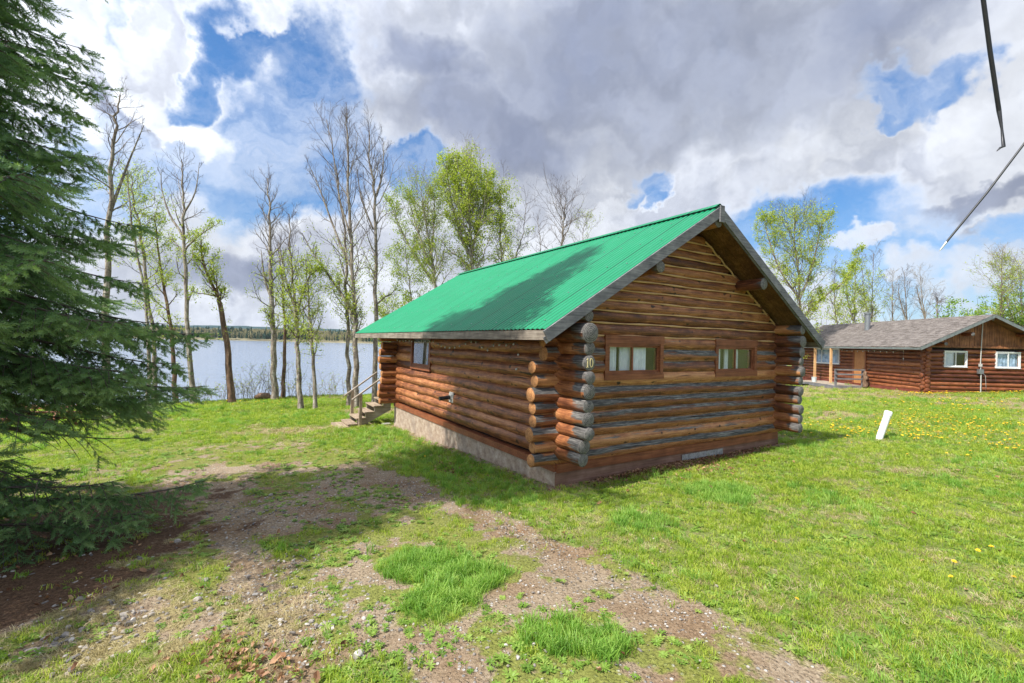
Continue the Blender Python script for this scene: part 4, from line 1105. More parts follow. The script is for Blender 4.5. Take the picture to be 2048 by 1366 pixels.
# shake roof
rs = random.Random(5); V = []; F = []
def shake_side(side):
    rows = 17; sl2 = math.atan(K2)
    for r_ in range(rows):
        t0 = r_/rows; t1 = min(1, (r_+1.35)/rows)
        v = -OG2-.03
        while v < VF2:
            w_ = rs.uniform(.10, .24); lift = rs.uniform(.014, .034); jag = rs.uniform(-.035, .035)
            ua = -OE2-.03+(W2/2+OE2+.03)*t0-jag*.8; ub = -OE2-.03+(W2/2+OE2+.03)*t1
            za = ZE2+(ua+OE2)*K2+.022+lift; zb = ZE2+(ub+OE2)*K2+.014
            q = [(ua, v, za), (ub, v, zb), (ub, v+w_-.012, zb), (ua, v+w_-.012, za), (ua, v, za-.03), (ua, v+w_-.012, za-.03)]
            if side: q = [(W2-a, b, c) for a, b, c in q]
            k = len(V); V.extend(q); F.extend([(k, k+1, k+2, k+3), (k, k+3, k+5, k+4), (k, k+4, k+1, k+1), (k+3, k+2, k+5, k+5)][:2]); v += w_
shake_side(0); shake_side(1)
m_shake = material('cedar_shake', M_boards((.055, .045, .040), (.16, .138, .125), (.32, .285, .26), axis=0, rough=.95))
roof2 = big('roof', np.array(V), np.array(F), m_shake, c2)
a_ = MB()
for side in (0, 1):
    P_ = [(-OE2, -OG2, ZE2), (W2/2, -OG2, ZR2), (W2/2, VF2, ZR2), (-OE2, VF2, ZE2)]; q = P_+[(a, b, c-.05) for a, b, c in P_]
    if side: q = [(W2-a, b, c) for a, b, c in q]
    a_.add(q, [(0, 1, 2, 3), (7, 6, 5, 4), (0, 4, 5, 1), (1, 5, 6, 2), (2, 6, 7, 3), (3, 7, 4, 0)], smooth=False)
a_.build('soffit', m_soffit, roof2)
m_barge2 = simple('green_grey_board', (.16, .18, .175), .8, c2=(.09, .105, .10), sc_=8)
for side in (0, 1):
    a = np.array((-OE2-.03, -OG2-.02, ZE2-.09)); b_ = np.array((W2/2, -OG2-.02, ZR2-.075))
    if side: a[0] = W2-a[0]; b_[0] = W2-b_[0]
    q = MB(); q.bar(a, b_, .035, .15); q.build('bargeboard', m_barge2, roof2)
q = MB(); q.box(-OE2-.03, -OE2-.002, -OG2, VF2, ZE2-.13, ZE2-.01); q.build('fascia', m_barge2, roof2)
for (u, z) in ((.50, 2.79), (1.80, 3.32), (W2-1.80+.8, 3.32), (W2/2, 4.14)):
    q = MB(); log(q, (u, -.62, z), (u, .3, z), .095, .095, int(u*50), None, 1, 1, n=14); q.build('purlin', [m_logfar, m_endgrey], c2)
for w_ in WG2: window(*w_, 'g', c2, .5, [(.0, 1., m_curtb)] if w_[0] > 3 else [(.0, .5, m_curt)], trim=.02, fm=m_white, depth=.02, head=.025, sill=.03)
window(*WL2[0], 'l', c2, .7, [(0, 1., m_curtb)], trim=.02, fm=m_white, depth=.02, head=.03, sill=.03)
q = MB(); q.box(-.03, .06, 4.52, 5.48, .28, 2.40); dr = q.build('door', m_door, c2)
q = MB(); q.tube([(-.03, 4.62, 1.25), (-.09, 4.62, 1.25)], .025, 8); q.build('handle', m_galv, dr)
q = MB(); q.box(-.045, .05, 5.48, 5.62, .28, 2.44); q.box(-.045, .05, 4.40, 4.52, .28, 2.44); q.build('door_frame', m_trim, dr)
ch = MB(); ch.tube([(1.5, 6.6, 3.7), (1.5, 6.6, 4.78)], .16, 16); ch.tube([(1.5, 6.6, 4.80), (1.5, 6.6, 4.90)], .21, 16); ch.tube([(1.5, 6.6, 4.78), (1.5, 6.6, 4.80)], .12, 12)
# keep it beside the ridge
co_ = ch.build('chimney', m_galv, roof2)
q = MB(); q.box(2.55, 2.80, -.14, -.02, 1.28, 1.52); ub_ = q.build('meter_box', m_galv, c2)
q = MB(); q.tube([(2.74, -.09, 3.95), (2.70, -.09, 3.0), (2.66, -.09, 1.75)], .022, 8); q.box(2.62, 2.73, -.13, -.03, 1.66, 1.80)
q.tube([(2.68, -.09, 1.7), (2.68, -.09, 1.52)], .02, 8); q.tube([(2.70, -.09, 1.28), (2.70, -.09, .05)], .025, 8); q.tube([(2.80, -.08, 1.3), (2.93, -.08, 1.2), (2.97, -.08, .6), (2.95, -.08, .3)], .01, 6)
q.build('conduit', m_plate, c2)
for v in (6.6, 8.4):
    q = MB(); q.box(-.86, -.74, v-.06, v+.06, -.35 if v < 7 else .2, 2.50); q.build('post', m_postw, c2)
dk = empty('wooden_deck', (X2, YY2, 0), Y2); tag(dk, 'grey wooden deck and ramp with a low railing at the far cabin door', 'deck')
q = MB()
for i in range(14): q.box(-1.95, -.06, 4.25+i*.2, 4.25+i*.2+.185, .12, .16)
for i in range(9): q.box(-6.5, -1.97 if i < 20 else -.06, 7.05+i*.17, 7.05+i*.17+.155, .12, .16)
for i in range(9): q.box(-1.95, -.06, 7.06+i*.17, 7.06+i*.17+.155, .121, .161)
q.build('boards', m_plankx, dk)
q = MB(); q.box(-1.95, -.06, 4.20, 4.24, -.06, .15); q.box(-6.5, -1.96, 7.0, 7.04, .0, .15); q.box(-1.99, -1.955, 4.2, 7., -.06, .15); q.build('skirt_board', m_fascia, dk)
for x in (-1.9, -.30):
    q = MB(); q.box(x-.05, x+.05, 4.24, 4.34, -.3, 1.16); q.build('post', m_fascia, dk)
for z in (.58, .86, 1.15):
    q = MB(); q.box(-1.98, -.22, 4.17, 4.235, z-.045, z+.045); q.build('rail', m_fascia, dk)
for z in (.65, 1.15):
    q = MB(); q.box(-6.4, -2.6, 8.62, 8.68, z-.045, z+.045); q.build('rail', m_fascia, dk)
q = MB(); q.tube([(0, 0, 0), (.04, 0, .2), (-.03, .02, .42), (.05, 0, .62), (0, .03, .8), (.03, 0, .98)], [.13, .16, .10, .15, .11, .09], 9)
cp = q.build('carved_post', m_barkd); cp.location = (X2-.12*1, YY2+4.0, .10); tag(cp, 'dark knobbly carved log standing at the end of the deck railing', 'carved log')
q = MB(); q.tube([(0, 0, 0), (0, 0, .32)], [.13, .155], 18); q.tube([(0, 0, .30), (0, 0, .33)], .165, 18)
bk_ = q.build('bucket', m_bucket); bk_.location = (X2-1.35, YY2+6.9, .17); tag(bk_, 'pale plastic bucket standing on the deck by the far cabin', 'bucket')
q = MB(); q.tube([(0, 0, 0), (0, 0, .02), (0, 0, .07), (0, 0, .16), (0, 0, .25), (0, 0, .29)], [.04, .09, .15, .18, .13, .03], 16)
bb = q.build('blue_ball', m_blue); bb.location = (X2-2.1, YY2+7.9, .165); tag(bb, 'round blue plastic ball lying on the wooden deck', 'ball')
sl2 = empty('string_lights', (X2, YY2, 0), Y2); tag(sl2, 'small string of lights under the eave of the farther cabin', 'string lights')
q = MB(); pth = [(-.10, 6.6-t*.25, 2.40-.06*abs(math.sin(t*1.3))) for t in range(20)]+[(-.10, 1.36, 2.42), (-.10, 1.36, 1.60)]; q.tube(pth, .008, 5); q.build('wire', m_plate, sl2)
for p_ in pth[::2]+[(-.1, 1.36, 2.0)]:
    q = MB(); q.tube([(p_[0], p_[1], p_[2]), (p_[0], p_[1], p_[2]-.04), (p_[0], p_[1], p_[2]-.09)], [.015, .026, .008], 6); q.build('bulb', m_bulb, sl2)

# ------------------------------------------------------------------ picnic table and barrel under the spruce
pt = empty('picnic_table', (-15.3, 15.2, g1(-15.3, 15.2)), .2); tag(pt, 'weathered brown picnic table on the grass behind the spruce boughs', 'picnic table')
q = MB()
for i in range(5): q.box(-.9, .9, -.36+i*.148, -.36+i*.148+.138, .70, .74)
q.build('tabletop', m_trim, pt)
for s_ in (-1, 1):
    q = MB(); q.box(-.9, .9, s_*.72-.13, s_*.72+.13, .42, .46); q.build('bench', m_trim, pt)
    q = MB(); x = s_*.6; q.bar((x, -.62, 0), (x, -.22, .70), .05, .1, up=(0, 1, 0)); q.bar((x, .62, 0), (x, .22, .70), .05, .1, up=(0, 1, 0)); q.bar((x, -.8, .38), (x, .8, .38), .05, .08); q.build('leg', m_trim, pt)
q = MB(); q.tube([(0, 0, 0), (0, 0, .28), (0, 0, .30), (0, 0, .58), (0, 0, .60), (0, 0, .86)], [.28, .28, .295, .28, .295, .28], 24)
br_ = q.build('steel_barrel', m_rust); br_.location = (-12.4, 10.9, g1(-12.4, 10.9)); tag(br_, 'rusty orange brown barrel behind the low spruce boughs at left', 'barrel')
#TREES
# ------------------------------------------------------------------ deciduous trees
class Tubes:
    """many thin tapering tubes collected fast"""
    def __init__(s, n): s.n = n; s.V = []; s.F = []; s.k = 0
    def add(s, P_, rad):
        n = s.n; k = len(P_); P_ = np.asarray(P_, float)
        t = np.empty_like(P_); t[1:-1] = P_[2:]-P_[:-2]; t[0] = P_[1]-P_[0]; t[-1] = P_[-1]-P_[-2]
        t /= np.sqrt((t*t).sum(1))[:, None]+1e-9
        ref = np.array((1., 0, 0)) if abs(t[0][0]) < .8 else np.array((0, 1., 0))
        a = np.cross(t, ref); a /= np.sqrt((a*a).sum(1))[:, None]+1e-9; b = np.cross(t, a)
        th = np.linspace(0, 2*math.pi, n, endpoint=False)
        V = P_[:, None]+np.asarray(rad)[:, None, None]*(a[:, None]*np.cos(th)[None, :, None]+b[:, None]*np.sin(th)[None, :, None])
        s.V.append(V.reshape(-1, 3)); i = np.arange((k-1))[:, None]*n; j = np.arange(n)[None]; j2 = (j+1) % n
        f = np.stack([i+j, i+j2, i+n+j2, i+n+j], -1).reshape(-1, 4)+s.k
        s.F.append(f); s.k += k*n
    def build(s, name, mat, parent=None):
        return big(name, np.concatenate(s.V), np.concatenate(s.F), mat, parent, smooth=True)

def catmull(P_, n):
    P_ = [np.array(p, float) for p in P_]; Q = [2*P_[0]-P_[1]]+P_+[2*P_[-1]-P_[-2]]
    out = []; m = len(P_)-1
    for k in range(n+1):
        t = k/n*m; i = min(int(t), m-1); f_ = t-i; a, b, c, d = Q[i:i+4]
        out.append(.5*((2*b)+(c-a)*f_+(2*a-5*b+4*c-d)*f_*f_+(3*b-a-3*c+d)*f_**3))
    return np.array(out)

def leaves_mesh(name, C, size, mat, parent, r, twig=None, matt=None, droop=.3):
    """one small folded leaf per centre, joined with the twigs as the crown"""
    n = len(C)
    if n:
        d = r.normal(size=(n, 3)); d[:, 2] -= droop; d /= np.linalg.norm(d, axis=1)[:, None]
        e = np.cross(d, r.normal(size=(n, 3))); e /= np.linalg.norm(e, axis=1)[:, None]
        s_ = (size*r.uniform(.6, 1.3, n))[:, None]
        V = np.stack([C, C+d*s_*.5+e*s_*.42, C+d*s_, C+d*s_*.5-e*s_*.42], 1).reshape(-1, 3)
        F = np.arange(4*n).reshape(-1, 4); rn = np.repeat(r.uniform(size=n), 4)
    else: V = np.zeros((0, 3)); F = np.zeros((0, 4), int); rn = np.zeros(0)
    mi = np.zeros(len(F), int)
    if twig is not None and twig.V:
        tv = np.concatenate(twig.V); tf = np.concatenate(twig.F)
        F = np.concatenate([F, tf+len(V)]); V = np.concatenate([V, tv]); rn = np.concatenate([rn, np.zeros(len(tv))]); mi = np.concatenate([mi, np.ones(len(tf), int)])
    return big(name, V, F, [mat, matt or m_twig], parent, attrs={'rnd': rn}, midx=mi)

TREEGROUP = 'leafing trees along the lake and behind the cabins'
def tree(label, path, D, r0, cs=.3, L1=2.2, n1=26, ang=42, leaf=(.2, .6, 1.0), lsz=.06, lpt=5, seed=0, bark=None, twig=None, lm=None, name='aspen_tree', extra=(), curl=.5, n2=6, group=None, bare=0., minr=.006, top=.14, dens=1.):
    """path: trunk points as (px, py) seen at depth D; leaf=(from, to, amount) fraction of height carrying leaves"""
    r = np.random.default_rng(seed+900)
    pts = [A_(x, y, D if len(p_) == 2 else p_[2]) for p_ in path for (x, y) in [p_[:2]]]
    pts[0][2] = g1(pts[0][0], pts[0][1])-.05
    base = pts[0].copy()
    for i in range(1, len(pts)): pts[i][1] += r.normal()*.12*(i/len(pts))
    H = max(p[2] for p in pts)-base[2]
    T_ = catmull([p-base for p in pts], 22); k = len(T_)
    T_[1:-1, :2] += r.normal(size=(k-2, 2))*.02*H/8
    r0 = r0*.70; rad = r0*(1-.86*np.linspace(0, 1, k)**.9); rad = np.maximum(rad, r0*top); rad[0] *= 1.22; rad[1] *= 1.05
    root = empty(name, base); tag(root, label, 'tree', group or TREEGROUP)
    tr = Tubes(9); tr.add(T_, rad)
    tw = Tubes(4); LC = []
    l0, l1, la = leaf
    def branch(p, d, L, rb, lvl, up):
        n = {1: 8, 2: 5, 3: 4}[lvl]; P_ = [p]; d = d.copy(); st_ = L/(n-1)
        for i in range(n-1):
            d = d+r.normal(size=3)*(.16 if lvl < 3 else .2)+np.array((0, 0, up/(n-1)))
            d /= math.sqrt(d@d); P_.append(P_[-1]+d*st_)
        P_ = np.array(P_); rr = np.maximum(rb*(1-.8*np.linspace(0, 1, n)), minr*(1.1-.25*lvl))
        (tr if lvl == 1 and rb > .02 else tw).add(P_, rr)
        hf = P_[-1][2]/H
        if lvl == 1: ch, cl = n2, .42
        elif lvl == 2: ch, cl = 4, .55
        else: ch = 0
        for j in range(ch):
            t = (j+.6+r.uniform(-.3, .3))/ch*.8+.18; t = min(t, .98); f_ = t*(n-1); i = int(f_); q = P_[i]+(P_[min(i+1, n-1)]-P_[i])*(f_-i)
            dd = P_[min(i+1, n-1)]-P_[i]; dd /= math.sqrt(dd@dd)+1e-9
            s_ = r.normal(size=3); s_ -= dd*(s_@dd); s_ /= math.sqrt(s_@s_)
            a_ = R(r.uniform(28, 55)); nd_ = dd*math.cos(a_)+s_*math.sin(a_)
            branch(q, nd_, L*cl*(1.15-.6*t)*r.uniform(.7, 1.25), rb*.5*(1-.5*t), lvl+1, curl*.7)
        if lvl >= 2:
            pr = la*sst(np.array(hf), l0-.08, l0+.05)*sst(np.array(hf), l1+.10, l1-.06)
            if pr > .02:
                m_ = int(r.poisson(1.15*lpt*float(pr)*(1. if lvl == 3 else .7)))
                for _ in range(m_):
                    t = r.uniform(.2, 1)*(n-1); i = min(int(t), n-2); LC.append(P_[i]+(P_[i+1]-P_[i])*(t-i)+r.normal(size=3)*.10)
    def limbs(P_, rad_, c0, n, LL):
        K_ = len(P_)
        for j in range(n):
            t = c0+(1-c0)*((j+r.uniform(0, 1))/n)**.92; f_ = t*(K_-1); i = min(int(f_), K_-2); q = P_[i]+(P_[i+1]-P_[i])*(f_-i)
            dd = P_[i+1]-P_[i]; dd /= math.sqrt(dd@dd)+1e-9
            az = j*2.4+r.uniform(-.5, .5); s_ = np.array((math.cos(az), math.sin(az), 0)); a_ = R(ang*r.uniform(.75, 1.3))
            nd_ = dd*math.cos(a_)+s_*math.sin(a_)
            x = (t-c0)/(1-c0); ln = LL*(.50+.75*min(1, x*2.5))*(1-.62*x)*r.uniform(.55, 1.25)
            branch(q, nd_, ln, max(rad_[i]*r.uniform(.28, .5), .010), 1, curl)
    limbs(T_, rad, cs, n1, L1)
    # short epicormic shoots with leaves clothing the lower trunk
    for j in range(int(22*dens)):
        t = r.uniform(.10, .75); i = int(t*(k-1)); a_ = r.uniform(0, 6.28); d = np.array((math.cos(a_), math.sin(a_), r.uniform(.1, .8))); d /= math.sqrt(d@d)
        branch(T_[i], d, r.uniform(.25, .7), .008, 2 if r.uniform() < .5 else 3, .2)
    for (ep, er, ec, en, el) in extra:
        E_ = catmull([A_(x, y, dd__)-base for (x, y, dd__) in ep], 12); E_[0] = T_[np.argmin(np.linalg.norm(T_-E_[0], axis=1))]
        rd = er*(1-.8*np.linspace(0, 1, 13)); tr.add(E_, rd); limbs(E_, rd, ec, en, el)
    tr.build('trunk', bark or m_bark, root)
    leaves_mesh('crown', np.array(LC) if LC else np.zeros((0, 3)), lsz*.85, lm or m_leaf, root, r, tw, twig)
    return root

# left row along the lake, left to right
tree('thick grey trunked tree rising behind the spruce, leftmost of the tall lakeside row', [(215, 840), (213, 600), (222, 400), (232, 260), (234, 185)], 17.4, .20, .45, 1.9, 22, 38, (.3, .5, .5), seed=1, extra=[([(222, 420, 17.4), (255, 330, 17.6), (288, 250, 17.6)], .06, .3, 8, .8)])
tree('slimmer pale trunk just right of the thick grey trunk behind the spruce', [(300, 838), (298, 720), (290, 600), (262, 440), (250, 330)], 17.5, .12, .4, 1.6, 18, 40, (.3, .9, .7), seed=2)
tree('thin leafy tree leaning left, seen above the spruce bough tips', [(312, 808), (304, 666), (281, 481), (268, 400), (262, 350)], 23, .17, .35, 1.8, 22, 42, (.3, 1., .9), seed=3, lsz=.08)
tree('leafy tree with a reddish trunk between two taller bare topped trees by the lake', [(352, 809), (343, 657), (319, 519), (312, 430)], 23.4, .17, .3, 1.8, 22, 45, (.25, 1., .9), seed=4, bark=m_barkd, lsz=.08)
tree('tall lakeside tree with wide bare top boughs above yellow green lower leaves', [(388, 809), (376, 650), (368, 480), (365, 380), (362, 318)], 23, .19, .30, 2.0, 24, 48, (.2, .74, .8), seed=5, lsz=.075, curl=.8,
     extra=[([(366, 470, 23), (340, 430, 23), (324, 380, 23), (322, 340, 23)], .06, .4, 6, .8), ([(368, 500, 23), (400, 470, 23), (440, 445, 23)], .05, .4, 6, .7), ([(366, 430, 23), (390, 385, 23), (399, 325, 23)], .05, .4, 6, .6)])
tree('broken reddish brown trunk leaning left with a slim leafy top', [(464, 804), (455, 700), (440, 612), (430, 585), (410, 530), (403, 480)], 24, .26, .42, 1.5, 26, 45, (.4, 1., .9), seed=6, bark=m_barkd, lsz=.08, top=.10)
tree('straight dark trunked tree with a narrow bare crown, standing at the bank edge', [(550, 790), (547, 660), (543, 533), (540, 440), (534, 356)], 25, .25, .22, 2.0, 34, 42, (.1, .55, .7), seed=7, lsz=.08, curl=.9, n2=7,
     extra=[([(545, 600, 25), (530, 560, 25), (522, 500, 25)], .09, .5, 5, .6)])
tree('slimmer forked tree directly behind the straight dark trunked tree', [(566, 788), (569, 676), (566, 580), (556, 495)], 26, .17, .3, 1.8, 24, 42, (.15, .7, .7), seed=8, lsz=.08, bark=m_barkd)
tree('tree with a many forked leafy crown, left of a thinner pale trunk', [(602, 818), (596, 700), (590, 616), (583, 520), (581, 430)], 20.5, .17, .25, 1.7, 34, 40, (.1, .75, .85), seed=9, lsz=.07, n2=7,
     extra=[([(592, 630, 20.5), (615, 560, 20.5), (634, 540, 20.5)], .06, .4, 6, .7), ([(590, 616, 20.5), (572, 560, 20.5), (556, 480, 20.5)], .06, .3, 8, .8)])
tree('thin pale tree with a short crown, between the forked tree and the tall pair', [(631, 816), (626, 720), (621, 642), (616, 580), (612, 520)], 20.4, .13, .25, 1.4, 24, 42, (.1, 1., .8), seed=10, lsz=.07)
tree('tall bare topped tree whose thin crown leans left, beside the stair railing', [(697, 811), (696, 700), (695, 600), (690, 485), (672, 340), (652, 238)], 21.5, .15, .25, 2.3, 36, 34, (.1, .55, .75), seed=11, lsz=.07, curl=.8, n2=7,
     extra=[([(693, 520, 21.5), (662, 440, 21.5), (640, 380, 21.5), (618, 330, 21.5)], .06, .2, 12, 1.2)])
tree('tallest bare topped tree of the row with a long left limb, behind the railing', [(714, 806), (711, 700), (709, 628), (699, 438), (696, 320), (695, 228)], 20.8, .20, .28, 2.3, 36, 34, (.1, .5, .8), seed=12, lsz=.07, curl=.8, n2=7,
     extra=[([(711, 650, 20.8), (690, 600, 20.8), (664, 560, 20.8), (625, 505, 20.8), (604, 466, 20.8)], .085, .15, 16, 1.1), ([(703, 480, 20.8), (680, 400, 20.8), (668, 330, 20.8)], .05, .2, 10, 1.)])
tree('tall grey tree with a forked bare top, rightmost of the lakeside row', [(749, 800), (752, 660), (752, 533), (750, 390), (742, 330), (738, 262)], 21.9, .18, .25, 2.2, 36, 34, (.08, .5, .8), seed=13, lsz=.07, curl=.8, n2=7,
     extra=[([(750, 400, 21.9), (764, 350, 21.9), (768, 285, 21.9)], .06, .2, 10, 1.), ([(751, 470, 21.9), (724, 400, 21.9), (712, 330, 21.9)], .05, .2, 9, .9)])
# behind the green roof
tree('wide pale barked tree with bare upswept limbs behind the left part of the green roof', [(888, 745), (880, 640), (871, 576), (862, 520), (850, 440), (842, 372)], 27, .22, .34, 3.6, 40, 36, (.35, 1., .85), seed=14, bark=m_barkp, twig=m_twigp, lm=m_leafy, lsz=.085, n2=8,
     extra=[([(868, 560, 27), (835, 520, 27), (800, 455, 27), (778, 400, 27)], .09, .2, 14, 1.3), ([(864, 540, 27), (838, 470, 27), (812, 380, 27)], .08, .3, 12, 1.2), ([(862, 520, 27), (868, 440, 27), (868, 375, 27)], .07, .3, 12, 1.1)])
tree('tallest bright leafy tree behind the green roof, its round crown full of fresh leaves', [(948, 745), (946, 640), (944, 543), (940, 460), (936, 380), (930, 322)], 28, .24, .30, 3.6, 60, 34, (.25, 1., .72), seed=15, bark=m_barkp, twig=m_twigp, lsz=.10, lpt=7, n2=9,
     extra=[([(944, 520, 28), (915, 450, 28), (898, 375, 28), (892, 320, 28)], .09, .1, 20, 1.6), ([(943, 500, 28), (962, 430, 28), (975, 360, 28)], .09, .1, 20, 1.6), ([(943, 470, 28), (928, 400, 28), (915, 322, 28)], .07, .1, 16, 1.3)])
tree('leafy tree with a domed crown leaning on the right side of the tallest leafy tree', [(1006, 745), (1005, 640), (1004, 530), (1000, 460), (1000, 380)], 28.5, .16, .35, 2.8, 40, 36, (.3, 1., .75), seed=16, lsz=.095, lpt=6, n2=8)
tree('curved bare tree bending right, behind the middle of the green roof', [(1028, 745), (1026, 640), (1032, 520), (1046, 470), (1053, 405)], 29, .12, .35, 2.2, 22, 45, (.3, .6, .25), seed=17)
tree('bare spreading tree with no leaves behind the ridge of the green roof', [(1122, 745), (1124, 600), (1124, 490), (1128, 440), (1132, 396)], 30, .18, .40, 3.2, 34, 46, (.3, .5, .1), seed=18, twig=m_twig, n2=7)
tree('small bare tree standing between the curved and the spreading bare trees', [(1083, 745), (1082, 600), (1081, 506), (1076, 436)], 30.5, .09, .45, 1.7, 16, 45, (.3, .5, .2), seed=19)
tree('low thin tree with a few leaves peeping over the green roof, nearest the gable', [(1168, 745), (1166, 600), (1166, 478), (1172, 432)], 30, .08, .5, 1.6, 18, 50, (.5, 1., .35), seed=20)
tree('slender leafy tree left of the pale barked tree, just above the green eave', [(828, 745), (826, 660), (822, 596), (815, 540), (810, 500)], 25, .10, .25, 2.0, 34, 55, (.15, 1., 1.), seed=21, lm=m_leafy, lsz=.08, lpt=6)
tree('low leafy sapling between the rightmost lakeside tree and the green eave', [(785, 760), (783, 700), (778, 640), (772, 600)], 24, .06, .15, 1.6, 26, 60, (.1, 1., 1.), seed=22, lsz=.08, lpt=6)
# right of the gable, behind the far cabin
tree('large leafy tree right of the gable, with a long limb reaching right', [(1602, 742), (1602, 690), (1600, 620), (1596, 540), (1590, 480), (1590, 430)], 33, .18, .22, 4.2, 60, 40, (.15, 1., .75), seed=30, lm=m_leaf, lsz=.105, lpt=5, n2=9,
     extra=[([(1604, 640, 33), (1640, 600, 33), (1690, 560, 33), (1724, 500, 33)], .07, .1, 16, 1.2), ([(1600, 600, 33), (1625, 530, 33), (1640, 460, 33), (1650, 435, 33)], .08, .1, 20, 1.8), ([(1600, 600, 33), (1560, 540, 33), (1535, 470, 33), (1530, 440, 33)], .08, .1, 20, 1.8)])
rt = [('dark trunked thin tree right of the large leafy tree', 1671, 1668, 535, 2.2, 40, (.3, .8, .6)), ('leafy many stemmed tree behind the left half of the shake roof', 1707, 1713, 520, 3.2, 42, (.2, .95, .9)),
      ('half leafed upright tree behind the shake roof, left of the chimney', 1741, 1747, 508, 2.8, 43, (.2, .7, .7)), ('bare thin tree just left of the metal chimney', 1782, 1786, 550, 2.0, 44, (.2, .5, .2)),
      ('bare tree rising directly behind the metal chimney', 1812, 1808, 542, 2.2, 45, (.2, .5, .2)), ('leaning bare tree right of the metal chimney', 1851, 1838, 548, 2.2, 44, (.2, .5, .25)),
      ('short bare tree in the gap right of the leaning bare one', 1872, 1875, 600, 1.6, 46, (.2, .5, .2))]
for i, (lb, xb, xt, yt, L_, D_, lf) in enumerate(rt):
    tree(lb, [(xb, 730), (xb+2, 660), ((xb+xt)/2, 600), (xt, yt)], D_, .13, .22, L_, 30, 30, lf, seed=40+i, lsz=.12, lpt=4, minr=.010, twig=m_twigp if i in (3, 5) else None, n2=6,
         extra=[([(xb, 640, D_), (xb-12, 600, D_), (xb-16, yt+30, D_)], .07, .1, 10, 1.3)] if i in (1, 2, 4, 5) else ())
tree('tall grey half bare tree over the right gable slope of the far cabin', [(2003, 720), (2001, 640), (2000, 570), (2001, 516)], 38, .15, .2, 3., 44, 32, (.3, 1., .35), seed=50, lsz=.10, minr=.010, n2=8, twig=m_twigp)
tree('thin tree at the right edge of the picture above the far cabin', [(2046, 720), (2044, 640), (2040, 580), (2043, 530)], 40, .13, .2, 3., 36, 36, (.2, 1., .5), seed=51, lsz=.10, minr=.010)

# bushy dense crowns
def bush(label, x, y, z, rx, ry, rz_, n, seed, lm=None, lsz=.10, name='bush', cat='bush', stems=9, group='bushes behind the cabins'):
    r = np.random.default_rng(seed); root = empty(name, (x, y, z)); tag(root, label, cat, group)
    tw = Tubes(4); C = []
    for s_ in range(stems):
        a = r.uniform(0, 6.28); q = np.array((math.cos(a)*rx*r.uniform(.2, .95), math.sin(a)*ry*r.uniform(.2, .95), rz_*r.uniform(.6, 1.05)))
        P_ = catmull([(0, 0, 0), q*.45*np.array((1, 1, 1.3)), q], 6); tw.add(P_, np.linspace(.04, .01, 7))
        for j in range(10):
            t = r.integers(2, 7); d = r.normal(size=3); d[2] = abs(d[2])*.8; d /= np.linalg.norm(d); l = r.uniform(.4, .9)*min(rx, rz_)*.42
            e = P_[t]+d*l; tw.add(np.array([P_[t], (P_[t]+e)/2+r.normal(size=3)*.05, e]), [.012, .009, .005])
            m_ = n//(stems*10); tt = r.uniform(.2, 1.05, m_)[:, None]
            C.append(P_[t]+(e-P_[t])*tt+r.normal(size=(m_, 3))*.13*min(rx, rz_)*.55)
    leaves_mesh('crown', np.concatenate(C), lsz, lm or m_leafb, root, r, tw)
def rb(label, px, D_, top, rx, n, seed, **k):
    p = A_(px, 700, D_); z0 = g1(p[0], p[1]); zt = A_(px, top, D_)[2]; bush(label, p[0], p[1], z0-.1, rx, rx*.8, zt-z0, n, seed, **k)
rb('bright green bush tree behind the ridge end of the far cabin, left half', 1915, 42, 612, 2.3, 3200, 60, lsz=.15, stems=14)
rb('taller bright green bush tree directly above the far gable peak', 1968, 43, 590, 2.4, 3400, 61, lsz=.15, stems=14)
rb('dense green bush tree right of the far gable peak', 2012, 41, 600, 2.1, 3000, 62, lsz=.15, stems=14)
rb('dark green dense bush tree at the right frame edge', 2052, 40, 560, 2.3, 3400, 63, lsz=.15, stems=14)
rb('pale low bush behind the left end of the shake roof', 1655, 46, 620, 2.0, 1100, 64, lsz=.13, lm=m_leaf)
rb('low leafy bush behind the shake roof below the many stemmed tree', 1722, 46, 622, 2.0, 1100, 65, lsz=.13, lm=m_leaf)
rb('sparse low bush left of the chimney behind the shake roof', 1765, 48, 630, 2.0, 500, 66, lsz=.13, lm=m_leaf)
rb('sparse low bush right of the chimney behind the shake roof', 1830, 48, 632, 2.2, 500, 67, lsz=.13, lm=m_leaf)
# bare willow shoots at the water's edge
def shoots(label, px, D_, top, n, seed):
    r = np.random.default_rng(seed); p = A_(px, 790, D_); x, y = p[0], p[1]; z = g1(x, y); zt = A_(px, top, D_)[2]; h = zt-z
    root = empty('willow_shrub', (x, y, z-.05)); tag(root, label, 'shrub', 'bare shrubs at the water edge')
    tw = Tubes(4); C = []
    for i in range(n):
        b0 = np.array((r.normal()*.5, r.normal()*.3, 0)); d = np.array((r.normal()*.25, r.normal()*.2, 1.)); l = h*r.uniform(.5, 1.05)
        P_ = catmull([b0, b0+d*l*.5+r.normal(size=3)*.05, b0+d*l+r.normal(size=3)*.12], 6); tw.add(P_, np.linspace(.011, .005, 7))
        for j in range(5):
            k = r.integers(2, 7); e = P_[k]+np.array((r.normal()*.2, r.normal()*.2, r.uniform(.1, .4))); tw.add(np.array([P_[k], e]), [.006, .004])
            for _ in range(r.poisson(2.)): C.append(e+r.normal(size=3)*.05)
    leaves_mesh('crown', np.array(C), .055, m_leaf, root, r, tw, m_twigp)
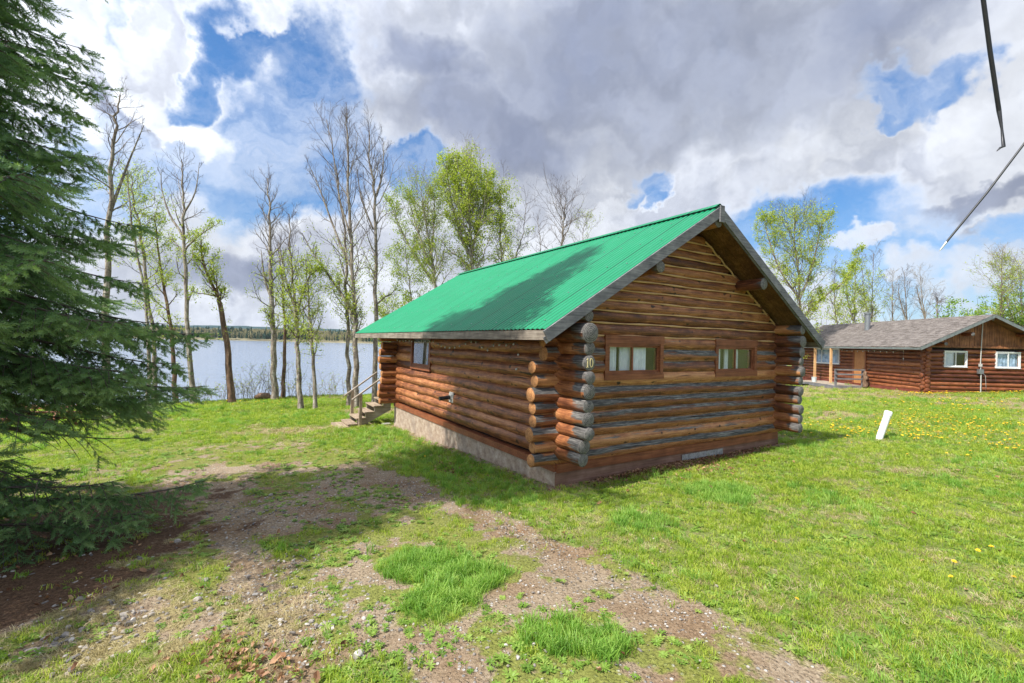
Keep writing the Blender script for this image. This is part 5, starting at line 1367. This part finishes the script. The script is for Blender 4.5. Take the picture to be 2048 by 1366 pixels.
for i, (px, D_, top, n, lb) in enumerate([(495, 25.3, 742, 16, 'low bare willow shoots right of the broken reddish trunk'), (525, 25.8, 728, 22, 'taller bare willow shoots left of the straight dark trunk'), (448, 24.8, 758, 12, 'few bare shoots at the foot of the broken reddish trunk'),
        (620, 25, 770, 10, 'short bare shoots behind the thin pale tree'), (670, 26, 752, 18, 'bare willow shoots between the thin pale tree and the tall pair'), (410, 24, 765, 10, 'bare shoots right of the tall wide boughed tree'),
        (585, 26, 735, 16, 'thick bare shoots behind the forked tree trunk'), (355, 24, 770, 12, 'bare shoots behind the reddish leafy tree'), (250, 23, 775, 14, 'bare shoots on the bank behind the spruce tips'), (150, 22, 780, 14, 'bare shoots on the bank far left behind the spruce')]):
    shoots(lb, px, D_, top, n, 80+i)
q = MB(); q.tube([(-.5, 0, .1), (-.2, .03, .22), (.15, 0, .20), (.45, .05, .08)], [.10, .17, .2, .08], 9); st_ = q.build('tree_stump', m_barkd); p = A_(528, 790, 25.2); st_.location = (p[0], p[1], g1(p[0], p[1])); tag(st_, 'low rotten stump on the bank left of the straight dark trunk', 'stump')

# ------------------------------------------------------------------ far forest over the lake: nobody could count it
def conifer_src(h, r_, seed):
    rr = np.random.default_rng(seed); V = []; F = []; n = 9
    for l in range(6):
        z0 = h*(.08+.15*l); z1 = z0+h*.26; r0 = r_*(1-.15*l)
        k = len(V)
        for j in range(n): a = j*6.283/n+l; q = r0*rr.uniform(.55, 1.15); V.append((math.cos(a)*q, math.sin(a)*q, z0+rr.uniform(-.04, .04)*h))
        V.append((0, 0, min(z1, h))); F += [(k+j, k+(j+1) % n, k+n) for j in range(n)]
    return big('conifer', np.array(V), np.array(F), m_conf)
m_conf = simple('far_conifer', (.040, .070, .045), 1., c2=(.018, .036, .028), sc_=.4, spec=0)
m_bir = simple('far_birch', (.33, .30, .15), 1., c2=(.20, .18, .11), sc_=.5, spec=0)
def birch_src(h, w_, seed):
    r = np.random.default_rng(seed); n = 150; a = r.uniform(0, 6.28, n); z = h*(.12+.88*r.uniform(size=n)); rr = w_*np.sqrt(r.uniform(size=n))*(1-.5*np.abs(z/h-.55))
    C = np.stack([np.cos(a)*rr, np.sin(a)*rr, z], 1); d = r.normal(size=(n, 3))*.55; e = r.normal(size=(n, 3))*.35; d[:, 2] = np.abs(d[:, 2])*2
    V = np.stack([C, C+e, C+d], 1).reshape(-1, 3)
    return big('birch', V, np.arange(3*n).reshape(-1, 3), m_bir)
n = 9000; r = np.random.default_rng(4)
x = r.uniform(-900, 500, n); y = 572+r.uniform(0, 1, n)**1.3*170; y = np.maximum(y, shore_y(x)+6)
cl = fbm(x, y, .02, 3, 12); kind = np.where(cl+r.normal(0, .10, n) > .56, r.integers(0, 2, n), r.integers(2, 4, n))
frontc = (y < shore_y(x)+34) & (r.uniform(size=n) < .18); kind = np.where(frontc, r.integers(0, 2, n), kind)
kp = ~((y < shore_y(x)+40) & (kind >= 2) & (r.uniform(size=n) < .5)); x, y, kind = x[kp], y[kp], kind[kp]; n = len(x)
z = WATER+1.6+np.clip((y-565)/260, 0, 1)*6
tag(scatter('far_forest', np.stack([x, y, z], 1), np.stack([x*0, x*0, r.uniform(0, 6.28, n)], 1), r.uniform(.6, 1.15, n)*np.where(y < shore_y(x)+40, .75, 1.), kind, [conifer_src(12, 2.4, 1), conifer_src(14, 2.6, 2), birch_src(11, 2.6, 3), birch_src(10, 3., 4)]),
    'distant forest of pale birches and dark conifers on the far lake shore', 'forest', kind='stuff')

# ------------------------------------------------------------------ the big spruce at left
SX, SY = -6.36, 4.86
def spruce():
    r = np.random.default_rng(77); H = 17.4; root = empty('spruce_tree', (SX, SY, g1(SX, SY))); tag(root, 'big dark green spruce whose boughs fill the left edge of the picture', 'tree')
    z0b = root.location[2]
    tb = Tubes(12); tb.add(np.array([(0, 0, -.1), (0, 0, .4), (.03, 0, 3), (0, .03, 8), (0, 0, 13), (0, 0, H)]), [.30, .23, .20, .14, .07, .012])
    tb.build('trunk', m_barkd, root)
    # shoot templates: a stem bristling with needles, pointing +X
    def shoot(n, L_, nl, nw, sd):
        q = np.random.default_rng(sd); V = []; F = []
        for i in range(n):
            t = i/n; a = i*2.4; x = L_*t; c, s = math.cos(a), math.sin(a); fwd = .62 if t < .85 else 1.6
            d = np.array((fwd, c, s)); d /= np.linalg.norm(d); w_ = np.cross(d, (1, 0, 0)); w_ /= np.linalg.norm(w_); l = nl*q.uniform(.8, 1.15)
            p = np.array((x, c*.003, s*.003)); k = len(V); V += [p-w_*nw/2, p+w_*nw/2, p+d*l]; F.append((k, k+1, k+2))
        k = len(V); V += [np.array((0, -.004, 0)), np.array((0, .004, 0)), np.array((L_, 0, 0))]; F.append((k, k+1, k+2))
        return np.array(V), np.array(F)
    fineT = [shoot(30, .13, .030, .010, 1), shoot(28, .11, .028, .010, 2), shoot(34, .16, .030, .010, 3)]
    coarse = [shoot(18, .32, .085, .038, 4), shoot(18, .28, .08, .038, 5)]
    tw = Tubes(4); S = {0: [], 1: []}
    def rad(z):
        return 3.0*max(0, (1-z/H))**.86*float(np.interp(z, [0, .8, 1.0, 1.9, 2.2, 3., 4.2, 5.4, 6.6, 7.6, 8.6, 10.5, 13, 17], [.80, .84, .72, .72, .90, .90, .76, .62, .56, .80, 1.20, 1.22, 1.02, .9]))  # crown above the view is widened to broaden its cast shadow
    z = .35; wh = 0
    while z < H-.3:
        hi = z > 8.3; Rr = rad(z); n = 7 if z < 12 else 6
        off = r.uniform(0, 6.28)
        for b in range(n):
            az = off+b*6.283/n+r.normal(0, .16); L_ = Rr*r.uniform(.74, 1.14)
            # real gaps and fans: bough length varies smoothly round the tree
            L_ *= 1+.13*math.sin(az*3+z*1.9)+.08*math.sin(az*7+z*4.1)
            am = (az+math.pi) % (2*math.pi)-math.pi
            if z < 3.0 and -1.4 < am < .12: L_ *= .62
            # boughs lengthened, mostly out of view, to widen the tree's cast shadow
            if z > 1.9: L_ *= 1+.34*math.sin(az-YAW)**2
            if 1.2 < z < 2.7: L_ *= 1+.10*max(0, math.cos(az-.5))  # low boughs reach further to the right
            if z < 1.0: L_ *= .95 if -.6 < az % 6.283 < .9 or az % 6.283 > 5.9 else .58
            if L_ < .25: L_ = .25
            if r.uniform() < (.13 if z < 7.5 else .03): continue
            e0 = np.interp(z, [0, 3, 9, 17], [-.10, -.02, .25, .7])+r.normal(0, .07); sag = np.interp(z, [0, 3, 10, 17], [.42, .40, .30, .05]); tip = np.interp(z, [0, 3, 10], [.24, .26, .2])
            if z < .8: e0 = .12; sag = .36
            N = 12; s = np.linspace(0, 1, N); ax = np.array((math.cos(az), math.sin(az), 0)); side = np.array((-math.sin(az), math.cos(az), 0))
            bend = r.normal(0, .08)
            P_ = ax[None]*(s*L_)[:, None]+side[None]*(bend*s*s*L_)[:, None]+np.array((0, 0, 1.))[None]*(z+L_*(e0*s-sag*s*s+tip*s**3.5))[:, None]
            tw.add(P_, np.maximum(.030*(L_/2.8)*(1-.85*s), .004))
            step = .105 if not hi else .20; lat = np.arange(L_*(.16 if z > 2 else .34), L_*.985, step)
            for i, dd in enumerate(lat):
                t = dd/L_; f_ = t*(N-1); k = min(int(f_), N-2); p = P_[k]+(P_[k+1]-P_[k])*(f_-k); td = P_[k+1]-P_[k]; td /= np.linalg.norm(td)
                for sg in (-1, 1):
                    if r.uniform() < (.05 if not .85 < z < 1.95 else .55): continue
                    ll = (.20+.44*L_*(1-t)**.8*min(1, t*2.4+.28))*r.uniform(.7, 1.2)*(.66 if hi else .70); a = R(r.uniform(44, 66))
                    d0 = td*math.cos(a)+side*sg*math.sin(a); d0[2] -= r.uniform(-.10, .55); d0 /= np.linalg.norm(d0)
                    n3 = 4; q = p+d0[None]*(np.linspace(0, 1, n3)*ll)[:, None]; q[:, 2] -= (np.linspace(0, 1, n3)**1.7)*ll*.30
                    if not hi: tw.add(q, [.006, .005, .004, .003])
                    st2 = .062 if not hi else .16
                    bare = (t < .25); dead = (.85 < z < 1.95)
                    if dead and (t < .62 or r.uniform() < .45): continue
                    for j, e in enumerate(np.arange(.03 if not bare else ll*.5, ll+.02, st2)):
                        g = min(e/ll, 1)*(n3-1); kk = min(int(g), n3-2); pp = q[kk]+(q[kk+1]-q[kk])*(g-kk); last = e+st2 > ll+.02
                        s3 = 1 if (j % 2) else -1; out = np.cross(d0, (0, 0, 1.)); out /= np.linalg.norm(out)+1e-9
                        dirs = [d0*.8+out*s3*.62+np.array((0, 0, r.uniform(-.38, .16)))]
                        if last: dirs.append(d0+np.array((0, 0, .05)))
                        if r.uniform() < .38: dirs.append(d0*.6-out*s3*.5+np.array((0, 0, r.uniform(-.6, .4))))
                        for dv in dirs:
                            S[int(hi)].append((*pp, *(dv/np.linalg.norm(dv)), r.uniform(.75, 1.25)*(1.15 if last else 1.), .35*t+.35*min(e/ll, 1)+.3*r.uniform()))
        z += (.235 if z < 8.3 else .42)*r.uniform(.8, 1.2)
    VV = []; FF = []; RR = []; k = 0
    for key, temps in ((0, fineT), (1, coarse)):
        A0 = np.array(S[key]); ch = r.integers(0, len(temps), len(A0))
        for c_, (tv, tf) in enumerate(temps):
            Q = A0[ch == c_]; X = Q[:, 3:6]; up = np.tile((0, 0, 1.), (len(Q), 1)); Y = np.cross(up, X); Y /= np.linalg.norm(Y, axis=1)[:, None]+1e-9; Zx = np.cross(X, Y)
            v = Q[:, None, :3]+Q[:, 6][:, None, None]*(tv[None, :, 0:1]*X[:, None]+tv[None, :, 1:2]*Y[:, None]+tv[None, :, 2:3]*Zx[:, None])
            f_ = (tf[None]+(np.arange(len(Q))*len(tv))[:, None, None]+k).reshape(-1, 3)
            VV.append(v.reshape(-1, 3)); FF.append(f_); RR.append(np.repeat(np.clip(Q[:, 7]+.0, 0, 1), len(tv))); k += len(Q)*len(tv)
    print('spruce shoots', len(S[0]), len(S[1]), 'verts', k)
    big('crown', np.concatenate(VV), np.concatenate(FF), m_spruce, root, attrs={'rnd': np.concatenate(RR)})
    tw.build('bough_wood', m_twig, root)
spruce()
sc.render.engine = 'CYCLES'
# ------------------------------------------------------------------ the air
hm = bpy.data.materials.new('haze'); hm.use_nodes = True
H_ = NT(hm.node_tree); H_.n.clear(); ho = H_.n.new('ShaderNodeOutputMaterial')
pv = H_.add('ShaderNodeVolumePrincipled', {'Color': (.80, .88, 1., 1), 'Density': .00006, 'Anisotropy': .2}); H_.l.new(pv.outputs[0], ho.inputs['Volume'])
q = MB(); q.box(-4300, 4300, -320, 2700, -14, 130)
tag(q.build('haze', hm), kind='stuff')
